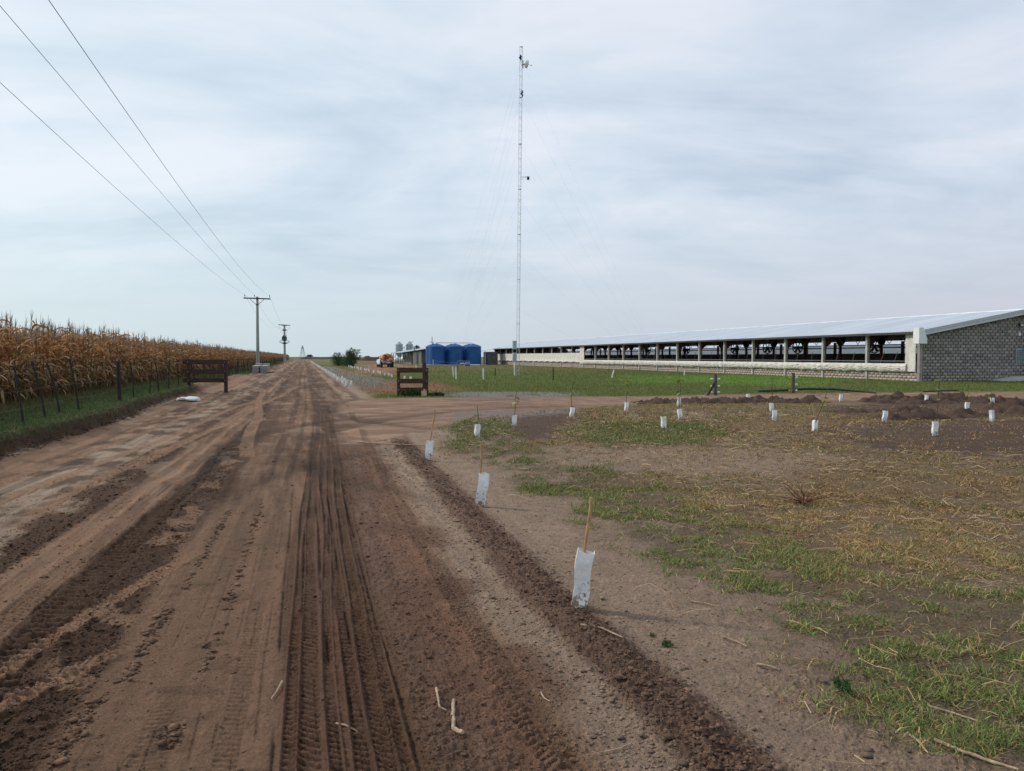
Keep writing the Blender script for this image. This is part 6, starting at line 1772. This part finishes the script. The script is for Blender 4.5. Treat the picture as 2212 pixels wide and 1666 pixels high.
# ------------------------------------------------------------------ guyed lattice mast
def mast():
    x, y = G(1119, 812)
    r = empty('lattice_mast', (x, y, hgt(x, y)), .35, 'tall thin guyed lattice mast rising in front of the long shed', 'mast')
    H = 27.0; LE = .0105                               # it leans very slightly
    c_, s_ = math.cos(-.35), math.sin(-.35)
    lean = Vector((_ct * LE, -_st * LE, 0)); lean = Vector((lean.x * c_ - lean.y * s_, lean.x * s_ + lean.y * c_, 0))
    R = .155
    def P(k, z):
        a = 2 * PI * k / 3 + .5
        return Vector((R * math.cos(a), R * math.sin(a), z)) + lean * z
    mb = MB()
    for k in range(3):
        mb.tube([P(k, z) for z in (-.1, 9, 18, H)], .011, 5)
    z = .0; n = 0
    while z < H - .28:
        for k in range(3):
            mb.tube([P(k, z), P((k + 1) % 3, z + .28)], .006, 3, cap=False)
            mb.tube([P((k + 1) % 3, z), P(k, z + .28)], .005, 3, cap=False) if n % 2 else None
        if n % 4 == 0:
            for k in range(3): mb.tube([P(k, z), P((k + 1) % 3, z)], .007, 3, cap=False)
        z += .28; n += 1
    for z in (4.3, 8.0, 11.7, 15.4, 19.1, 22.9, 26.98):
        for k in range(3): mb.bar(P(k, z), P((k + 1) % 3, z), .04)
    mb.build('lattice', M['steel'], r)
    # dish with its arm
    d = empty('dish', (0, 0, 0)); bpy.data.objects.remove(d)
    zd = 25.6
    v = Vector((_ct, -_st, 0)); v = Vector((v.x * c_ - v.y * s_, v.x * s_ + v.y * c_, 0))      # to the viewer's right
    q = lean * zd + v * .42 + Vector((0, 0, zd))
    dm = MB().lathe([(.05, -.14), (.22, -.11), (.30, -.02), (.34, .06), (.33, .065), (.28, .0), (.2, -.08), (.04, -.11)], n=26)
    dish = dm.build('dish', M['white'], r, smooth=True, angle=50)
    dish.location = q; dish.rotation_euler = (v + Vector((.25, .35, -.12))).to_track_quat('Z', 'Y').to_euler()
    MB().tube([(0, 0, -.1), (0, 0, .42)], .012, 5).lathe([(.04, .38), (.05, .42), (.03, .48)], n=8).build('feed_horn', M['zinc'], dish)
    MB().bar(lean * zd + Vector((0, 0, zd - .1)), q - v * .1, .06).bar(lean * zd + v * .12 + Vector((0, 0, zd - .35)), lean * zd + v * .12 + Vector((0, 0, zd + .3)), .07).build('dish_mount', M['dark_steel'], r)
    navy = mat('navy_flag', (.012, .02, .09), .8, .2, 5)
    for zz, off, hh in ((26.1, -.09, .5), (23.2, .06, .62)):
        n = 7; V = []; 
        c0 = lean * zz + v * off + Vector((0, 0, zz))
        mbx = MB(); mbx.tube([c0 + Vector((.01, 0, hh / 2)), c0 + v * .05 + Vector((0, 0, hh * .2)), c0 - v * .03, c0 + v * .06 + Vector((0, 0, -hh * .25)), c0 + v * .03 + Vector((0, 0, -hh / 2))], [.03, .10, .11, .07, .03], 7)
        mbx.build('wrapped_radio', navy, r, smooth=True)
    zc = 16.4; c0 = lean * zc + Vector((0, 0, zc))
    MB().bar(c0, c0 + v * .62 + Vector((0, 0, .02)), .035).bar(c0 + Vector((0, 0, -.22)), c0 + v * .55, .02).build('camera_arm', M['zinc'], r)
    cb = MB().lathe([(.05, .0), (.10, -.05), (.11, -.16), (.08, -.22)], tuple(c0 + v * .66), 14).build('dome_camera', M['dark'], r, smooth=True)
    MB().lathe([(.13, .03), (.12, -.03)], tuple(c0 + v * .66 + Vector((0, 0, .02))), 14).build('camera_cap', M['white'], cb)
    for zz, mt in ((2.55, M['zinc']), (1.55, M['zinc'])):
        MB().box(tuple(-v * .30 + Vector((0, -.02, zz))), (.30, .26, .72), Matrix.Rotation(-.25, 3, 'Z')).build('equipment_box', mt, r, bevel=.02)
    MB().box(tuple(-v * .30 + Vector((0, -.02, .95))), (.10, .10, .6)).tube([-v * .3 + Vector((0, 0, .7)), -v * .28 + Vector((0, 0, -.1))], .05, 6).build('cable_duct', M['pvc'], r)
    MB().bar(v * .2 + Vector((0, 0, 1.35)), v * .62 + Vector((0, 0, 1.25)), .35, .02).build('solar_bracket', M['dark'], r)
    # guys to three anchors, five heights
    base = Vector((x, y, 0)); rotm = Matrix.Rotation(-.35, 3, 'Z')
    anchors = [LD((989 - 1106) / F_PX * 88, 88), LD((1440 - 1106) / F_PX * 62, 62), LD((915 - 1106) / F_PX * 60, 60)]
    anchors[2] = LD((935 - 1106) / F_PX * 132, 132)
    for ax, ay in anchors:
        loc = rotm @ (Vector((ax, ay, 0)) - base)
        for zz in (5.5, 10, 14.5, 19, 23, 26):
            a = lean * zz + Vector((0, 0, zz)); b = loc + Vector((0, 0, .6 if ax == anchors[0][0] else .1))
            pts = [a.lerp(b, t) - Vector((0, 0, .35 * 4 * t * (1 - t))) for t in np.linspace(0, 1, 10)]
            MB().tube(pts, .0022, 4).build('guy_wire', M['guy'], r)
M['guy'] = mat('guy_cable', (.33, .35, .37), .5, .1, 3)
mast()
# ------------------------------------------------------------------ light and sky
SUN_EL, SUN_AZ = 35.0, -50.0          # the faint shadows fall to the right and towards the viewer
s = Vector((math.sin(rad(SUN_AZ)) * math.cos(rad(SUN_EL)), math.cos(rad(SUN_AZ)) * math.cos(rad(SUN_EL)), math.sin(rad(SUN_EL))))
ld = bpy.data.lights.new('sun', 'SUN'); ld.energy = 2.4; ld.angle = rad(3.5); ld.color = (1.0, .93, .83)
lo = bpy.data.objects.new('sun', ld); COL.objects.link(lo)
lo.rotation_euler = s.to_track_quat('Z', 'Y').to_euler(); lo.location = (0, 0, 60)

w = bpy.data.worlds.new('World'); sc.world = w; w.use_nodes = True
nt = w.node_tree; nt.nodes.clear()
N = nt.nodes.new; Lk = nt.links.new
out = N('ShaderNodeOutputWorld')
sky = N('ShaderNodeTexSky'); sky.sky_type = 'NISHITA'; sky.sun_disc = False
sky.sun_elevation = rad(SUN_EL); sky.sun_rotation = rad(SUN_AZ); sky.air_density = 1.0; sky.dust_density = 2.0
bg1 = N('ShaderNodeBackground'); bg1.inputs['Strength'].default_value = .10
Lk(sky.outputs[0], bg1.inputs['Color'])
tc = N('ShaderNodeTexCoord')
sep = N('ShaderNodeSeparateXYZ'); Lk(tc.outputs['Generated'], sep.inputs[0])
def math_(op, a, b=None, c=None):
    n = N('ShaderNodeMath'); n.operation = op
    for i, v in enumerate((a, b, c)):
        if v is None: continue
        if isinstance(v, (int, float)): n.inputs[i].default_value = v
        else: Lk(v, n.inputs[i])
    return n.outputs[0]
zc = math_('MAXIMUM', sep.outputs['Z'], 0.0)
den = math_('ADD', zc, .16)
# rotate so that u runs across the view and v along it
ux = math_('SUBTRACT', math_('MULTIPLY', sep.outputs['X'], _ct), math_('MULTIPLY', sep.outputs['Y'], _st))
vy = math_('ADD', math_('MULTIPLY', sep.outputs['X'], _st), math_('MULTIPLY', sep.outputs['Y'], _ct))
u = math_('DIVIDE', ux, den); v = math_('DIVIDE', vy, den)
comb = N('ShaderNodeCombineXYZ'); Lk(u, comb.inputs[0]); Lk(v, comb.inputs[1])
def cloud(scale, sx, sy, rot, detail, rough, off, dist=0.0):
    mp = N('ShaderNodeMapping'); mp.inputs['Scale'].default_value = (sx, sy, 1); mp.inputs['Rotation'].default_value = (0, 0, rad(rot)); mp.inputs['Location'].default_value = (off, off * .7, off * .3)
    Lk(comb.outputs[0], mp.inputs[0])
    n = N('ShaderNodeTexNoise'); n.inputs['Scale'].default_value = scale; n.inputs['Detail'].default_value = detail; n.inputs['Roughness'].default_value = rough; n.inputs['Distortion'].default_value = dist
    Lk(mp.outputs[0], n.inputs['Vector'])
    return n.outputs['Fac']
c1 = cloud(1.0, .8, 1.05, 20, 7, .56, 3.3, .7)        # broad sheets
c2 = cloud(1.4, .40, 2.0, 8, 7, .55, 8.1, .6)          # thin streaks
c3 = cloud(3.2, .7, 1.1, -20, 6, .55, 1.7, .4)         # soft mottling
tot = math_('ADD', math_('ADD', math_('MULTIPLY', c1, .68), math_('MULTIPLY', c2, .16)), math_('MULTIPLY', c3, .20))
ramp = N('ShaderNodeValToRGB')
els = ramp.color_ramp.elements
els[0].position = .38; els[0].color = (.50, .605, .70, 1)
els[1].position = .64; els[1].color = (.80, .835, .885, 1)
e = els.new(.52); e.color = (.655, .74, .82, 1)
Lk(tot, ramp.inputs['Fac'])
# flatten towards the horizon into a pale even veil
hz = N('ShaderNodeMapRange'); hz.inputs['From Min'].default_value = 0.0; hz.inputs['From Max'].default_value = .22; hz.interpolation_type = 'SMOOTHSTEP'
Lk(zc, hz.inputs['Value'])
# left side of the sky a cooler cyan, right side a greyer lavender
lr = N('ShaderNodeMapRange'); lr.inputs['From Min'].default_value = -.5; lr.inputs['From Max'].default_value = .55; Lk(ux, lr.inputs['Value'])
veil = N('ShaderNodeMixRGB'); veil.inputs[1].default_value = (.600, .710, .760, 1); veil.inputs[2].default_value = (.560, .600, .665, 1); Lk(lr.outputs[0], veil.inputs[0])
mixh = N('ShaderNodeMixRGB'); Lk(hz.outputs[0], mixh.inputs[0]); Lk(veil.outputs[0], mixh.inputs[1]); Lk(ramp.outputs[0], mixh.inputs[2])
tint = N('ShaderNodeMixRGB'); tint.blend_type = 'MULTIPLY'; tint.inputs[0].default_value = 1.0
lrc = N('ShaderNodeMixRGB'); lrc.inputs[1].default_value = (.965, 1.0, 1.015, 1); lrc.inputs[2].default_value = (.98, .96, 1.0, 1); Lk(lr.outputs[0], lrc.inputs[0])
Lk(mixh.outputs[0], tint.inputs[1]); Lk(lrc.outputs[0], tint.inputs[2])
bg2 = N('ShaderNodeBackground'); bg2.inputs['Strength'].default_value = 1.05
Lk(tint.outputs[0], bg2.inputs['Color'])
ms = N('ShaderNodeMixShader'); ms.inputs[0].default_value = .88
Lk(bg1.outputs[0], ms.inputs[1]); Lk(bg2.outputs[0], ms.inputs[2]); Lk(ms.outputs[0], out.inputs['Surface'])

sc.view_settings.view_transform = 'Standard'
sc.view_settings.look = 'None'
sc.view_settings.exposure = 0.08
sc.view_settings.gamma = 1.0
sc.view_settings.use_curve_mapping = False
sc.cycles.use_denoising = True
sc.cycles.max_bounces = 5
sc.cycles.diffuse_bounces = 3
sc.cycles.transparent_max_bounces = 6
